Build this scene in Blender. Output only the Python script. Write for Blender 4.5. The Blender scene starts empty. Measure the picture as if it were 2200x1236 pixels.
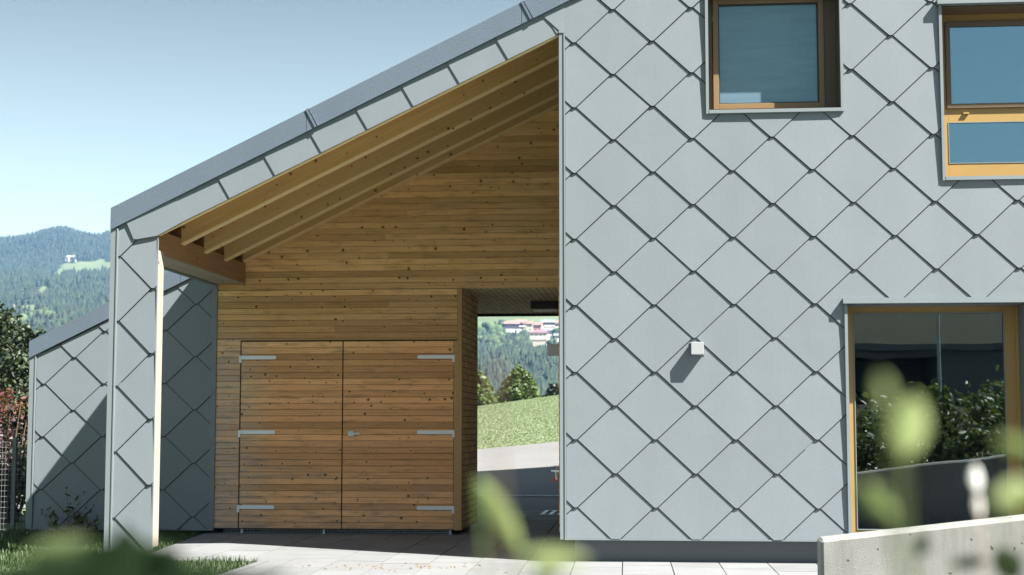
import bpy, math, random
import numpy as np
R = math.radians
sc = bpy.context.scene
COL = sc.collection
random.seed(7); rng = np.random.default_rng(7)

# ------------------------------------------------------------------ camera, sky, sun
CAMP = (0.7267, -13.4305, 1.1596)
cd = bpy.data.cameras.new('camera'); cam = bpy.data.objects.new('camera', cd); COL.objects.link(cam)
cam.location = CAMP; cam.rotation_euler = (R(90) + .0884, 0, .0946)
cd.lens = 54.78; cd.sensor_width = 36; cd.clip_start = .05; cd.clip_end = 9000
cd.dof.use_dof = True; cd.dof.focus_distance = 13.8; cd.dof.aperture_fstop = 4.4
sc.camera = cam
SUN = (0.743, -0.407, 1.0)                      # direction towards the sun
SEL = math.atan2(1, math.hypot(SUN[0], SUN[1])); SAZ = math.atan2(SUN[0], SUN[1])
w = bpy.data.worlds.new('World'); sc.world = w; w.use_nodes = True
nt = w.node_tree; bg = nt.nodes['Background']
sky = nt.nodes.new('ShaderNodeTexSky'); sky.sky_type = 'NISHITA'; sky.sun_disc = False
sky.sun_elevation = SEL; sky.sun_rotation = SAZ
sky.air_density = 1.0; sky.dust_density = .25; sky.ozone_density = 1.0; sky.altitude = 700
hs = nt.nodes.new('ShaderNodeHueSaturation'); hs.inputs['Saturation'].default_value = .30
nt.links.new(sky.outputs[0], hs.inputs['Color'])
# sky dimmed overall to deepen the shade, less so low in the north
tc = nt.nodes.new('ShaderNodeTexCoord'); sx_ = nt.nodes.new('ShaderNodeSeparateXYZ'); nt.links.new(tc.outputs['Generated'], sx_.inputs[0])
def wmap(v, a, b, c, d):
    n = nt.nodes.new('ShaderNodeMapRange'); n.interpolation_type = 'SMOOTHSTEP'; nt.links.new(v, n.inputs[0])
    for i, x in enumerate((a, b, c, d)): n.inputs[i + 1].default_value = x
    return n.outputs[0]
def wm(op, a, b):
    n = nt.nodes.new('ShaderNodeMath'); n.operation = op
    for q, v in zip(n.inputs, (a, b)):
        if isinstance(v, float): q.default_value = v
        else: nt.links.new(v, q)
    return n.outputs[0]
low = wm('MULTIPLY', wmap(sx_.outputs[1], .1, .9, 0, 1), wmap(sx_.outputs[2], .07, .34, 1, 0))
vm = nt.nodes.new('ShaderNodeVectorMath'); vm.operation = 'SCALE'; tm = nt.nodes.new('ShaderNodeVectorMath'); tm.operation = 'MULTIPLY'; nt.links.new(hs.outputs[0], tm.inputs[0]); tm.inputs[1].default_value = (.91, 1.02, .97); nt.links.new(tm.outputs[0], vm.inputs[0])
nt.links.new(wm('ADD', wm('ADD', .62, wm('MULTIPLY', low, .56)), wm('MULTIPLY', wmap(sx_.outputs[1], .1, .9, 0, 1), -.28)), vm.inputs['Scale'])
nm = nt.nodes.new('ShaderNodeMix'); nm.data_type = 'RGBA'; nm.blend_type = 'MULTIPLY'; nt.links.new(wmap(sx_.outputs[1], .1, .9, 0, 1), nm.inputs[0])
nt.links.new(vm.outputs[0], nm.inputs[6]); nm.inputs[7].default_value = (1, .96, .80, 1); nt.links.new(nm.outputs[2], bg.inputs[0])
bg.inputs[1].default_value = 0.05
sl = bpy.data.lights.new('sun', 'SUN'); sl.energy = 5.0; sl.angle = R(.5); sl.color = (1, .965, .9)
so = bpy.data.objects.new('sun', sl); COL.objects.link(so)
from mathutils import Vector, Matrix, noise as mnoise
so.rotation_euler = Vector(SUN).to_track_quat('Z', 'Y').to_euler(); so.location = (10, -10, 20)
sc.view_settings.view_transform = 'Standard'; sc.view_settings.look = 'None'
sc.view_settings.exposure = 2.1; sc.view_settings.gamma = 1
sc.render.engine = 'CYCLES'
sc.cycles.max_bounces = 8; sc.cycles.volume_bounces = 0; sc.cycles.transparent_max_bounces = 16
sc.cycles.caustics_reflective = False; sc.cycles.caustics_refractive = False

# ------------------------------------------------------------------ materials
def mat(name):
    m = bpy.data.materials.new(name); m.use_nodes = True
    return m, m.node_tree, m.node_tree.nodes['Principled BSDF']
def N(t, ty, **k):
    n = t.nodes.new(ty)
    for a, v in k.items(): setattr(n, a, v)
    return n
def L(t, a, b): t.links.new(a, b)
def mixc(t, fac, a, b, bl='MIX'):
    n = N(t, 'ShaderNodeMix', data_type='RGBA', blend_type=bl)
    for s, v in ((n.inputs[0], fac), (n.inputs[6], a), (n.inputs[7], b)):
        if isinstance(v, (int, float)): s.default_value = v
        elif isinstance(v, tuple): s.default_value = (*v[:3], 1)
        else: L(t, v, s)
    return n.outputs[2]
def mth(t, op, a, b=0.0, c=None):
    n = N(t, 'ShaderNodeMath', operation=op)
    for s, v in zip(n.inputs, (a, b) + ((c,) if c is not None else ())):
        if isinstance(v, (int, float)): s.default_value = v
        else: L(t, v, s)
    return n.outputs[0]
def mapr(t, v, a, b, c, d):
    n = N(t, 'ShaderNodeMapRange'); L(t, v, n.inputs[0])
    for i, x in enumerate((a, b, c, d)): n.inputs[i + 1].default_value = x
    return n.outputs[0]
def noise(t, vec, scale, detail=3, rough=.55, dist=0):
    n = N(t, 'ShaderNodeTexNoise'); n.inputs['Scale'].default_value = scale
    n.inputs['Detail'].default_value = detail; n.inputs['Roughness'].default_value = rough
    n.inputs['Distortion'].default_value = dist
    if vec is not None: L(t, vec, n.inputs['Vector'])
    return n.outputs[0]
def vscale(t, vec, s):
    n = N(t, 'ShaderNodeMapping'); n.inputs['Scale'].default_value = s; L(t, vec, n.inputs[0]); return n.outputs[0]
def bump(t, b, h, strength=.3, dist=.01):
    n = N(t, 'ShaderNodeBump'); n.inputs['Strength'].default_value = strength
    n.inputs['Distance'].default_value = dist; L(t, h, n.inputs['Height']); L(t, n.outputs[0], b.inputs['Normal'])
def geo_pos(t): return N(t, 'ShaderNodeNewGeometry').outputs['Position']
def rpi(t): return N(t, 'ShaderNodeNewGeometry').outputs['Random Per Island']

def metal_sheet(name, col, rough=.5, speck=.10, var=.06, spec=.5, scale=130, tint=None, tile=False):
    m, t, b = mat(name); p = geo_pos(t)
    if tile:
        su = N(t, 'ShaderNodeSeparateXYZ'); L(t, N(t, 'ShaderNodeUVMap').outputs[0], su.inputs[0]); rnd = su.outputs[0]
    else: rnd = rpi(t)
    n1 = noise(t, p, scale, 2, .7); n2 = noise(t, vscale(t, p, (2.6, 2.6, .35)), 1.0, 5, .6)
    c = mixc(t, mapr(t, n1, .3, .7, 0, 1), tuple(x * (1 - speck) for x in col), tuple(x * (1 + speck) for x in col))
    c = mixc(t, mapr(t, n2, .3, .7, 0, .5), c, tuple(x * .86 for x in (tint or col)))
    c = mixc(t, 1.0, c, mixc(t, rnd, (1 - var,) * 3, (1 + var * .3,) * 3), 'MULTIPLY')
    L(t, c, b.inputs['Base Color']); b.inputs['Roughness'].default_value = rough
    b.inputs['Specular IOR Level'].default_value = spec
    n3 = noise(t, p, 2.6, 1, .4); hh = mth(t, 'ADD', mth(t, 'MULTIPLY', n1, .0006), mth(t, 'MULTIPLY', n3, .0045))
    bump(t, b, hh, .8, 1.0)
    return m
M = {}
M['tile'] = metal_sheet('coated_aluminium', (0.1730, 0.1974, 0.2154), .48, .10, .07, tile=True)
M['trim'] = metal_sheet('trim_aluminium', (0.1831, 0.2092, 0.2192), .42, .07, .02)
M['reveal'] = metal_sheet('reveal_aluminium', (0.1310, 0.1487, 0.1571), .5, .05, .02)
M['verge'] = metal_sheet('verge_coping_metal', (0.1008, 0.1302, 0.1638), .38, .42, .05, .6, 95)
M['plinth'] = metal_sheet('plinth_panel', (0.1369, 0.1554, 0.1688), .6, .04, .02)
M['dark'] = metal_sheet('dark_backing_and_edge_shade', (.012, .012, .013), .9, .1, .0)  # dark backing, also the painted contact shade along tile edges
M['zinc'] = metal_sheet('galvanised_steel', (0.5208, 0.5712, 0.6048), .38, .1, .0, .6)

def simple(name, col, rough=.6, metallic=0, nscale=40, var=.12):
    m, t, b = mat(name); n1 = noise(t, geo_pos(t), nscale, 4)
    L(t, mixc(t, mapr(t, n1, .3, .7, 0, 1), tuple(x * (1 - var) for x in col), tuple(x * (1 + var) for x in col)), b.inputs['Base Color'])
    b.inputs['Roughness'].default_value = rough; b.inputs['Metallic'].default_value = metallic
    return m
M['amber_shade'] = simple('shaded_ochre_sash', (0.2016, 0.1302, 0.0588), .38, 0, 3, .04)  # ochre darkened to put the recess shade into the sash colour
M['amber'] = simple('ochre_coated_frame', (0.3192, 0.2058, 0.0672), .38, 0, 3, .04)
M['amberdk'] = simple('bronze_coated_frame', (0.1092, 0.0756, 0.0420), .38, 0, 3, .05)
M['black'] = simple('black_plastic', (.012, .012, .013), .45)
M['rubber'] = simple('glazing_gasket', (.03, .03, .03), .6)
M['hinge'] = simple('bright_zinc_hinge', (.84, .88, .9), .6, 0, 60, .04)
M['fence'] = simple('weathered_wire', (.20, .21, .21), .5)
M['steel'] = simple('brushed_steel', (.55, .6, .63), .3, .9)
M['lampbox'] = simple('lamp_casing', (0.3024, 0.3150, 0.3192), .45, 0, 200, .04)
M['diffuser'] = simple('frosted_diffuser', (.7, .7, .68), .4)
M['redhandle'] = simple('red_lacquer', (.45, .05, .02), .4)
M['white'] = simple('white_render', (0.6048, 0.5880, 0.5544), .8, 0, 1, .06)
M['cream'] = simple('cream_render', (0.5544, 0.5040, 0.4032), .8, 0, 1, .06)
M['pinkwall'] = simple('pink_render', (.50, .26, .23), .8, 0, 1, .06)
M['redroof'] = simple('red_roof_tiles', (.25, .14, .12), .8, 0, 2, .15)
M['purproof'] = simple('mauve_roof_tiles', (.22, .11, .13), .8, 0, 2, .15)
M['greyroof'] = simple('grey_roof_sheet', (.16, .17, .19), .7, 0, 2, .1)
M['darktimber'] = simple('dark_stained_timber', (.045, .045, .055), .8, 0, 2, .2)
M['winglass'] = simple('far_window_glass', (.03, .04, .05), .1)
M['stem'] = simple('plant_stem', (.12, .085, .045), .8, 0, 30, .3)
M['greenstem'] = simple('green_stem', (.12, .16, .05), .7, 0, 30, .3)
M['bark'] = simple('tree_bark', (.09, .07, .05), .9, 0, 12, .35)
M['drystalk'] = simple('dry_stalk', (.55, .42, .30), .8, 0, 30, .15)

def wood(name, cols, weather=None, knot=.55, rough=.62, grain=1.0):
    """cols: light, dark; uses UV in metres (u along the grain)"""
    m, t, b = mat(name)
    uv = N(t, 'ShaderNodeUVMap').outputs[0]
    r = rpi(t)
    off = N(t, 'ShaderNodeCombineXYZ'); L(t, mth(t, 'MULTIPLY', r, 37.0), off.inputs[0]); L(t, mth(t, 'MULTIPLY', r, 11.3), off.inputs[1])
    va = N(t, 'ShaderNodeVectorMath', operation='ADD'); L(t, uv, va.inputs[0]); L(t, off.outputs[0], va.inputs[1])
    v = va.outputs[0]
    vo = N(t, 'ShaderNodeTexVoronoi', voronoi_dimensions='2D', feature='F1'); vo.inputs['Scale'].default_value = 6.5
    L(t, v, vo.inputs['Vector'])
    sep = N(t, 'ShaderNodeSeparateColor'); L(t, vo.outputs['Color'], sep.inputs[0])
    d = mth(t, 'ADD', vo.outputs['Distance'], mapr(t, noise(t, v, 60, 2), .3, .7, -.025, .025))
    rad = mapr(t, mth(t, 'POWER', sep.outputs[1], 2.2), 0, 1, .03, .115)
    gate = mth(t, 'LESS_THAN', sep.outputs[0], knot)
    kn = mth(t, 'MULTIPLY', mapr(t, mth(t, 'DIVIDE', d, rad), .65, 1.15, 1, 0), gate)
    halo = mth(t, 'MULTIPLY', mapr(t, mth(t, 'DIVIDE', d, rad), .8, 3.2, 1, 0), gate)
    dv = N(t, 'ShaderNodeCombineXYZ'); L(t, mth(t, 'MULTIPLY', halo, .022), dv.inputs[1])
    vb = N(t, 'ShaderNodeVectorMath', operation='ADD'); L(t, v, vb.inputs[0]); L(t, dv.outputs[0], vb.inputs[1])
    g1 = noise(t, vscale(t, vb.outputs[0], (1.3, 95 * grain, 1)), 1.0, 5, .65, .4)
    g2 = noise(t, vscale(t, vb.outputs[0], (.9, 16, 1)), 1.0, 3, .6, 1.2)
    c = mixc(t, mapr(t, g1, .32, .68, 0, 1), cols[0], cols[1])
    c = mixc(t, mapr(t, g2, .35, .7, 0, .65), c, cols[1])
    c = mixc(t, 1.0, c, mixc(t, r, (.64, .58, .50), (1.24, 1.20, 1.14)), 'MULTIPLY')
    if weather == 'wall':
        p = geo_pos(t); sx = N(t, 'ShaderNodeSeparateXYZ'); L(t, p, sx.inputs[0])
        nz = noise(t, vscale(t, p, (.5, 1, 2.2)), 1.0, 4)
        zz = mth(t, 'ADD', sx.outputs[2], mapr(t, nz, .25, .75, -.55, .55))
        c = mixc(t, mapr(t, zz, 1.5, 2.75, 1, 0), c, mixc(t, 1.0, c, (.98, .80, .76), 'MULTIPLY'))       # browned lower boards
        st = noise(t, vscale(t, p, (3.5, 1, 22)), 1.0, 5, .7)
        wl = mth(t, 'MULTIPLY', mapr(t, sx.outputs[0], -3.9, -3.45, 1, 0), mapr(t, sx.outputs[2], 2.3, 1.9, 0, 1))
        c = mixc(t, mth(t, 'MULTIPLY', wl, mapr(t, st, .35, .6, .25, .85)), c, (.50, .43, .35))          # greyed strip by the corner
        wb = mth(t, 'MULTIPLY', mapr(t, zz, .05, .55, 1, 0), mapr(t, st, .35, .65, .0, .7))
        c = mixc(t, wb, c, (.38, .31, .26))
        c = mixc(t, mapr(t, st, .5, .72, 0, .6), c, (.27, .16, .07))                                 # dark weather streaks
    c = mixc(t, mth(t, 'MULTIPLY', halo, .35), c, cols[1])
    c = mixc(t, mth(t, 'MULTIPLY', kn, .93), c, (.10, .05, .022))
    L(t, c, b.inputs['Base Color']); b.inputs['Roughness'].default_value = rough
    b.inputs['Specular IOR Level'].default_value = .3
    bump(t, b, g1, .35, .002)
    return m
M['wall_wood'] = wood('spruce_cladding', ((.94, .67, .35), (.72, .455, .21)), 'wall', .8)
M['rafter_wood'] = wood('spruce_glulam', ((.72, .53, .26), (.54, .36, .16)), None, .6, .6, .7)  # face tone darkened so the painted bounce underneath stands out
M['bounce_wood'] = wood('painted_bounce_underside', ((.94, .80, .50), (.88, .70, .40)), None, .35)  # paler timber paints ground bounce onto the rafter undersides
M['beam_wood'] = wood('oiled_larch_beam', ((.44, .28, .14), (.29, .17, .075)), None, .4)
M['pale_wood'] = wood('pale_batten_wood', ((.38, .355, .32), (.31, .285, .25)), None, .15)
M['trim_wood'] = wood('brown_trim_wood', ((.56, .39, .20), (.42, .27, .12)), None, .15)

def end_grain(name, axes):
    """short weathered blocks in rows: passage lining; axes = (along row, across row)"""
    m, t, b = mat(name); p = geo_pos(t); s = N(t, 'ShaderNodeSeparateXYZ'); L(t, p, s.inputs[0])
    cmb = N(t, 'ShaderNodeCombineXYZ'); L(t, s.outputs[axes[0]], cmb.inputs[0]); L(t, s.outputs[axes[1]], cmb.inputs[1])
    br = N(t, 'ShaderNodeTexBrick'); L(t, cmb.outputs[0], br.inputs['Vector'])
    br.offset = .43; br.squash = .8; br.squash_frequency = 3
    br.inputs['Scale'].default_value = 1; br.inputs['Brick Width'].default_value = .27; br.inputs['Row Height'].default_value = .0663
    br.inputs['Mortar Size'].default_value = .0045; br.inputs['Mortar Smooth'].default_value = .3; br.inputs['Bias'].default_value = 0
    br.inputs['Color1'].default_value = (.92, .86, .52, 1); br.inputs['Color2'].default_value = (.66, .58, .34, 1); br.inputs['Mortar'].default_value = (.012, .01, .006, 1)
    st = noise(t, vscale(t, cmb.outputs[0], (9, 60, 1)), 1, 4, .7); st2 = noise(t, p, 5, 4, .6)
    c = mixc(t, mapr(t, st, .42, .68, 0, .7), br.outputs['Color'], (.22, .19, .10))
    c = mixc(t, mapr(t, st2, .4, .7, 0, .5), c, (.42, .38, .22))
    L(t, c, b.inputs['Base Color']); b.inputs['Roughness'].default_value = .75
    bump(t, b, br.outputs['Fac'], -.6, .01)
    return m
M['lining_wall'] = end_grain('lining_blocks_wall', (1, 2))
M['lining_ceiling'] = end_grain('lining_blocks_ceiling', (1, 0))

def concrete():
    m, t, b = mat('board_marked_concrete'); p = geo_pos(t)
    n1 = noise(t, p, 3, 6, .65); n2 = noise(t, vscale(t, p, (9, 9, .9)), 1, 5, .6); n3 = noise(t, p, 160, 3)
    c = mixc(t, mapr(t, n1, .3, .7, 0, 1), (0.1974, 0.1974, 0.1848), (0.2856, 0.2839, 0.2730))
    c = mixc(t, mapr(t, n2, .48, .72, 0, .65), c, (.13, .135, .11))
    c = mixc(t, mapr(t, n3, .3, .7, 0, .3), c, (0.1848, 0.1848, 0.1722))
    vo = N(t, 'ShaderNodeTexVoronoi', voronoi_dimensions='3D'); vo.inputs['Scale'].default_value = 17
    wp = N(t, 'ShaderNodeVectorMath', operation='ADD'); nn = N(t, 'ShaderNodeTexNoise'); nn.inputs['Scale'].default_value = 40
    L(t, p, nn.inputs['Vector']); sc_ = N(t, 'ShaderNodeVectorMath', operation='SCALE'); L(t, nn.outputs['Color'], sc_.inputs[0]); sc_.inputs['Scale'].default_value = .035
    L(t, p, wp.inputs[0]); L(t, sc_.outputs[0], wp.inputs[1]); L(t, wp.outputs[0], vo.inputs['Vector'])
    s = N(t, 'ShaderNodeSeparateColor'); L(t, vo.outputs['Color'], s.inputs[0])
    hole = mth(t, 'MULTIPLY', mth(t, 'LESS_THAN', vo.outputs['Distance'], mapr(t, s.outputs[1], 0, 1, .05, .17)), mth(t, 'LESS_THAN', s.outputs[0], .38))
    c = mixc(t, hole, c, (.05, .05, .045))
    L(t, c, b.inputs['Base Color']); b.inputs['Roughness'].default_value = .85
    bump(t, b, mth(t, 'SUBTRACT', n3, hole), .4, .006)
    return m
M['concrete'] = concrete()

def paving():
    m, t, b = mat('concrete_paver'); p = geo_pos(t)
    n1 = noise(t, p, 2.2, 5, .6); n3 = noise(t, p, 220, 2); n4 = noise(t, vscale(t, p, (3, 22, 3)), 1, 4)
    c = mixc(t, mapr(t, n1, .3, .7, 0, 1), (0.1529, 0.1579, 0.1621), (0.1982, 0.2024, 0.2066))
    c = mixc(t, mapr(t, n4, .45, .75, 0, .4), c, (0.1260, 0.1294, 0.1327))
    c = mixc(t, mapr(t, n3, .3, .7, 0, .3), c, (0.1361, 0.1394, 0.1428))
    dn = noise(t, p, 9, 6, .75); sp = N(t, 'ShaderNodeSeparateXYZ'); L(t, p, sp.inputs[0])
    near = mth(t, 'MULTIPLY', mapr(t, mth(t, 'ABSOLUTE', mth(t, 'ADD', sp.outputs[0], 1.35)), .25, 1.3, 1, 0), mapr(t, mth(t, 'ABSOLUTE', mth(t, 'ADD', sp.outputs[1], .55)), .05, .5, 1, 0))
    c = mixc(t, mth(t, 'MULTIPLY', near, mapr(t, dn, .54, .62, 0, .9)), c, (.16, .115, .07))     # scattered soil
    c = mixc(t, 1.0, c, mixc(t, rpi(t), (.90, .90, .90), (1.05, 1.05, 1.05)), 'MULTIPLY')
    L(t, c, b.inputs['Base Color']); b.inputs['Roughness'].default_value = .8
    bump(t, b, n3, .3, .002)
    return m
M['paver'] = paving()

def asphalt():
    m, t, b = mat('rolled_asphalt'); p = geo_pos(t)
    n1 = noise(t, p, 60, 3, .7); n2 = noise(t, p, .7, 4); n3 = noise(t, vscale(t, p, (1, 5, 1)), 2.5, 4)
    c = mixc(t, mapr(t, n1, .3, .7, 0, 1), (0.0840, 0.0832, 0.0840), (0.2016, 0.1982, 0.1932))
    c = mixc(t, mapr(t, n2, .35, .65, 0, .5), c, (0.1680, 0.1638, 0.1596))
    c = mixc(t, mapr(t, n3, .5, .7, 0, .35), c, (.08, .08, .08))
    L(t, c, b.inputs['Base Color']); b.inputs['Roughness'].default_value = .9
    bump(t, b, n1, .5, .006)
    return m
M['asphalt'] = asphalt()

def ground_mat():
    m, t, b = mat('terrain'); p = geo_pos(t)
    a = N(t, 'ShaderNodeVertexColor', layer_name='Col').outputs[0]
    n1 = noise(t, p, 9, 5, .7); n2 = noise(t, p, .6, 5, .6); n3 = noise(t, vscale(t, p, (1.5, .5, 1)), 3.0, 3); n4 = noise(t, p, .02, 5, .6)
    c = mixc(t, 1.0, a, mixc(t, mapr(t, n1, .3, .7, 0, 1), (.62, .66, .6), (1.3, 1.25, 1.25)), 'MULTIPLY')
    c = mixc(t, 1.0, c, mixc(t, mapr(t, n2, .3, .7, 0, 1), (.82, .86, .8), (1.16, 1.1, 1.12)), 'MULTIPLY')
    c = mixc(t, 1.0, c, mixc(t, mapr(t, n3, .35, .65, 0, 1), (.88, .9, .88), (1.1, 1.06, 1.1)), 'MULTIPLY')
    c = mixc(t, 1.0, c, mixc(t, mapr(t, n4, .3, .7, 0, 1), (.85, .9, .85), (1.12, 1.06, 1.1)), 'MULTIPLY')
    L(t, c, b.inputs['Base Color']); b.inputs['Roughness'].default_value = .95; b.inputs['Specular IOR Level'].default_value = .1
    bump(t, b, n1, .8, .06)
    return m
M['ground'] = ground_mat()

def leafmat(name, cols, trans=.35, rough=.5, spec=.4):
    m = bpy.data.materials.new(name); m.use_nodes = True; t = m.node_tree; b = t.nodes['Principled BSDF']; out = t.nodes['Material Output']
    cr = N(t, 'ShaderNodeValToRGB'); L(t, rpi(t), cr.inputs[0]); cr.color_ramp.interpolation = 'LINEAR'
    e = cr.color_ramp.elements
    for i, c in enumerate(cols):
        pos = i / max(1, len(cols) - 1)
        if i < 2: e[i].position = pos if i == 0 else 1
        el = e[0] if i == 0 else (e[-1] if i == len(cols) - 1 else e.new(pos))
        el.color = (*c, 1)
    e[len(e) - 1].color = (*cols[-1], 1)
    L(t, cr.outputs[0], b.inputs['Base Color']); b.inputs['Roughness'].default_value = rough; b.inputs['Specular IOR Level'].default_value = spec
    tr = N(t, 'ShaderNodeBsdfTranslucent'); L(t, mixc(t, 1.0, cr.outputs[0], (1.25, 1.35, .55), 'MULTIPLY'), tr.inputs[0])
    mx = N(t, 'ShaderNodeMixShader'); mx.inputs[0].default_value = trans
    L(t, b.outputs[0], mx.inputs[1]); L(t, tr.outputs[0], mx.inputs[2]); L(t, mx.outputs[0], out.inputs[0])
    return m
M['leaf_tree'] = leafmat('broadleaf_foliage', [(0.0118, 0.0218, 0.0101), (0.0269, 0.0420, 0.0185), (0.0588, 0.0739, 0.0353)], .12)
M['leaf_birch'] = leafmat('light_foliage', [(0.0420, 0.0714, 0.0210), (0.0840, 0.1260, 0.0378), (0.1428, 0.1764, 0.0672)], .3)
M['leaf_purple'] = leafmat('purple_foliage', [(0.0294, 0.0185, 0.0252), (0.0630, 0.0336, 0.0420), (0.1092, 0.0756, 0.0924), (0.1680, 0.1260, 0.1344)], .2)
M['leaf_red'] = leafmat('reddening_foliage', [(0.1008, 0.0252, 0.0252), (0.1596, 0.0546, 0.0462), (0.1680, 0.1092, 0.0630), (0.1176, 0.0840, 0.0672)], .3)
M['leaf_hedge'] = leafmat('shrub_foliage', [(.03, .05, .02), (.07, .10, .035), (.16, .19, .09)], .25)
M['leaf_near'] = leafmat('fresh_green_leaf', [(0.2352, 0.2940, 0.1092), (0.3528, 0.4200, 0.1848)], .5)
M['leaf_neardk'] = leafmat('shaded_green_leaf', [(.003, .008, .003), (.010, .020, .007)], .08, .6, .06)  # base colour darkened to stand for shade on these leaves
M['grass'] = leafmat('grass_blade', [(0.0210, 0.0462, 0.0126), (0.0420, 0.0756, 0.0210), (0.1008, 0.1344, 0.0546)], .3)
M['meadow'] = leafmat('mown_meadow_blade', [(.14, .18, .105), (.20, .245, .15), (.27, .31, .21)], .45)
M['conifer'] = leafmat('conifer_needles', [(.008, .018, .012), (.016, .03, .017), (.034, .052, .026)], .05, .8)
M['broad_far'] = leafmat('far_broadleaf', [(.02, .04, .016), (.045, .075, .028), (.09, .13, .05)], .05, .8)
M['flower'] = simple('white_petals', (0.6720, 0.6720, 0.6384), .6)

def gravel():
    m, t, b = mat('pale_gravel'); p = geo_pos(t)
    vo = N(t, 'ShaderNodeTexVoronoi'); vo.inputs['Scale'].default_value = 22; L(t, p, vo.inputs['Vector'])
    s = N(t, 'ShaderNodeSeparateColor'); L(t, vo.outputs['Color'], s.inputs[0])
    L(t, mixc(t, s.outputs[0], (.25, .25, .24), (.75, .74, .72)), b.inputs['Base Color']); bump(t, b, vo.outputs['Distance'], -1, .03)
    return m
M['gravel'] = gravel()

def glassmat(name, refl, tint, tr_=(.62, .68, .66)):
    m = bpy.data.materials.new(name); m.use_nodes = True; t = m.node_tree; t.nodes.remove(t.nodes['Principled BSDF']); out = t.nodes['Material Output']
    m.use_transparent_shadow = True
    g = N(t, 'ShaderNodeBsdfGlossy'); g.inputs[0].default_value = (*tint, 1); g.inputs['Roughness'].default_value = .004
    # very faint float-glass waviness
    nb = noise(t, geo_pos(t), 1.6, 1); bm = N(t, 'ShaderNodeBump'); bm.inputs['Strength'].default_value = .06; bm.inputs['Distance'].default_value = .02
    L(t, nb, bm.inputs['Height']); L(t, bm.outputs[0], g.inputs['Normal'])
    tr = N(t, 'ShaderNodeBsdfTransparent'); tr.inputs[0].default_value = (*tr_, 1)
    fr = N(t, 'ShaderNodeLayerWeight'); fr.inputs[0].default_value = .5
    fac = mth(t, 'ADD', mth(t, 'MULTIPLY', mth(t, 'POWER', fr.outputs['Facing'], 5.0), .6), refl + .04)
    mx = N(t, 'ShaderNodeMixShader'); L(t, fac, mx.inputs[0]); L(t, tr.outputs[0], mx.inputs[1]); L(t, g.outputs[0], mx.inputs[2]); L(t, mx.outputs[0], out.inputs[0])
    return m
M['glass'] = glassmat('coated_window_glass', .25, (.50, .82, 1.0))
M['glassw'] = glassmat('screened_window_glass', .015, (.5, .9, 1.0), (.90, .95, .97))
M['glassdk'] = glassmat('clear_window_glass', .16, (.85, .95, 1.0))
def blindmat():
    m, t, b = mat('woven_screen_fabric'); p = geo_pos(t); s = N(t, 'ShaderNodeSeparateXYZ'); L(t, p, s.inputs[0])
    wv = mth(t, 'SINE', mth(t, 'MULTIPLY', s.outputs[2], 520.0)); wv2 = mth(t, 'SINE', mth(t, 'MULTIPLY', s.outputs[0], 520.0))
    n1 = noise(t, vscale(t, p, (1.2, 1, 9)), 2.0, 4)
    c = mixc(t, mapr(t, mth(t, 'MULTIPLY', wv, wv2), -1, 1, 0, 1), (.16, .20, .24), (.30, .36, .41))
    c = mixc(t, mapr(t, n1, .35, .65, 0, .5), c, (.15, .19, .23))
    L(t, c, b.inputs['Base Color']); b.inputs['Roughness'].default_value = .9
    return m
M['blind'] = blindmat()
M['interior'] = simple('unlit_room_paint', (.10, .10, .10), .9)

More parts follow.
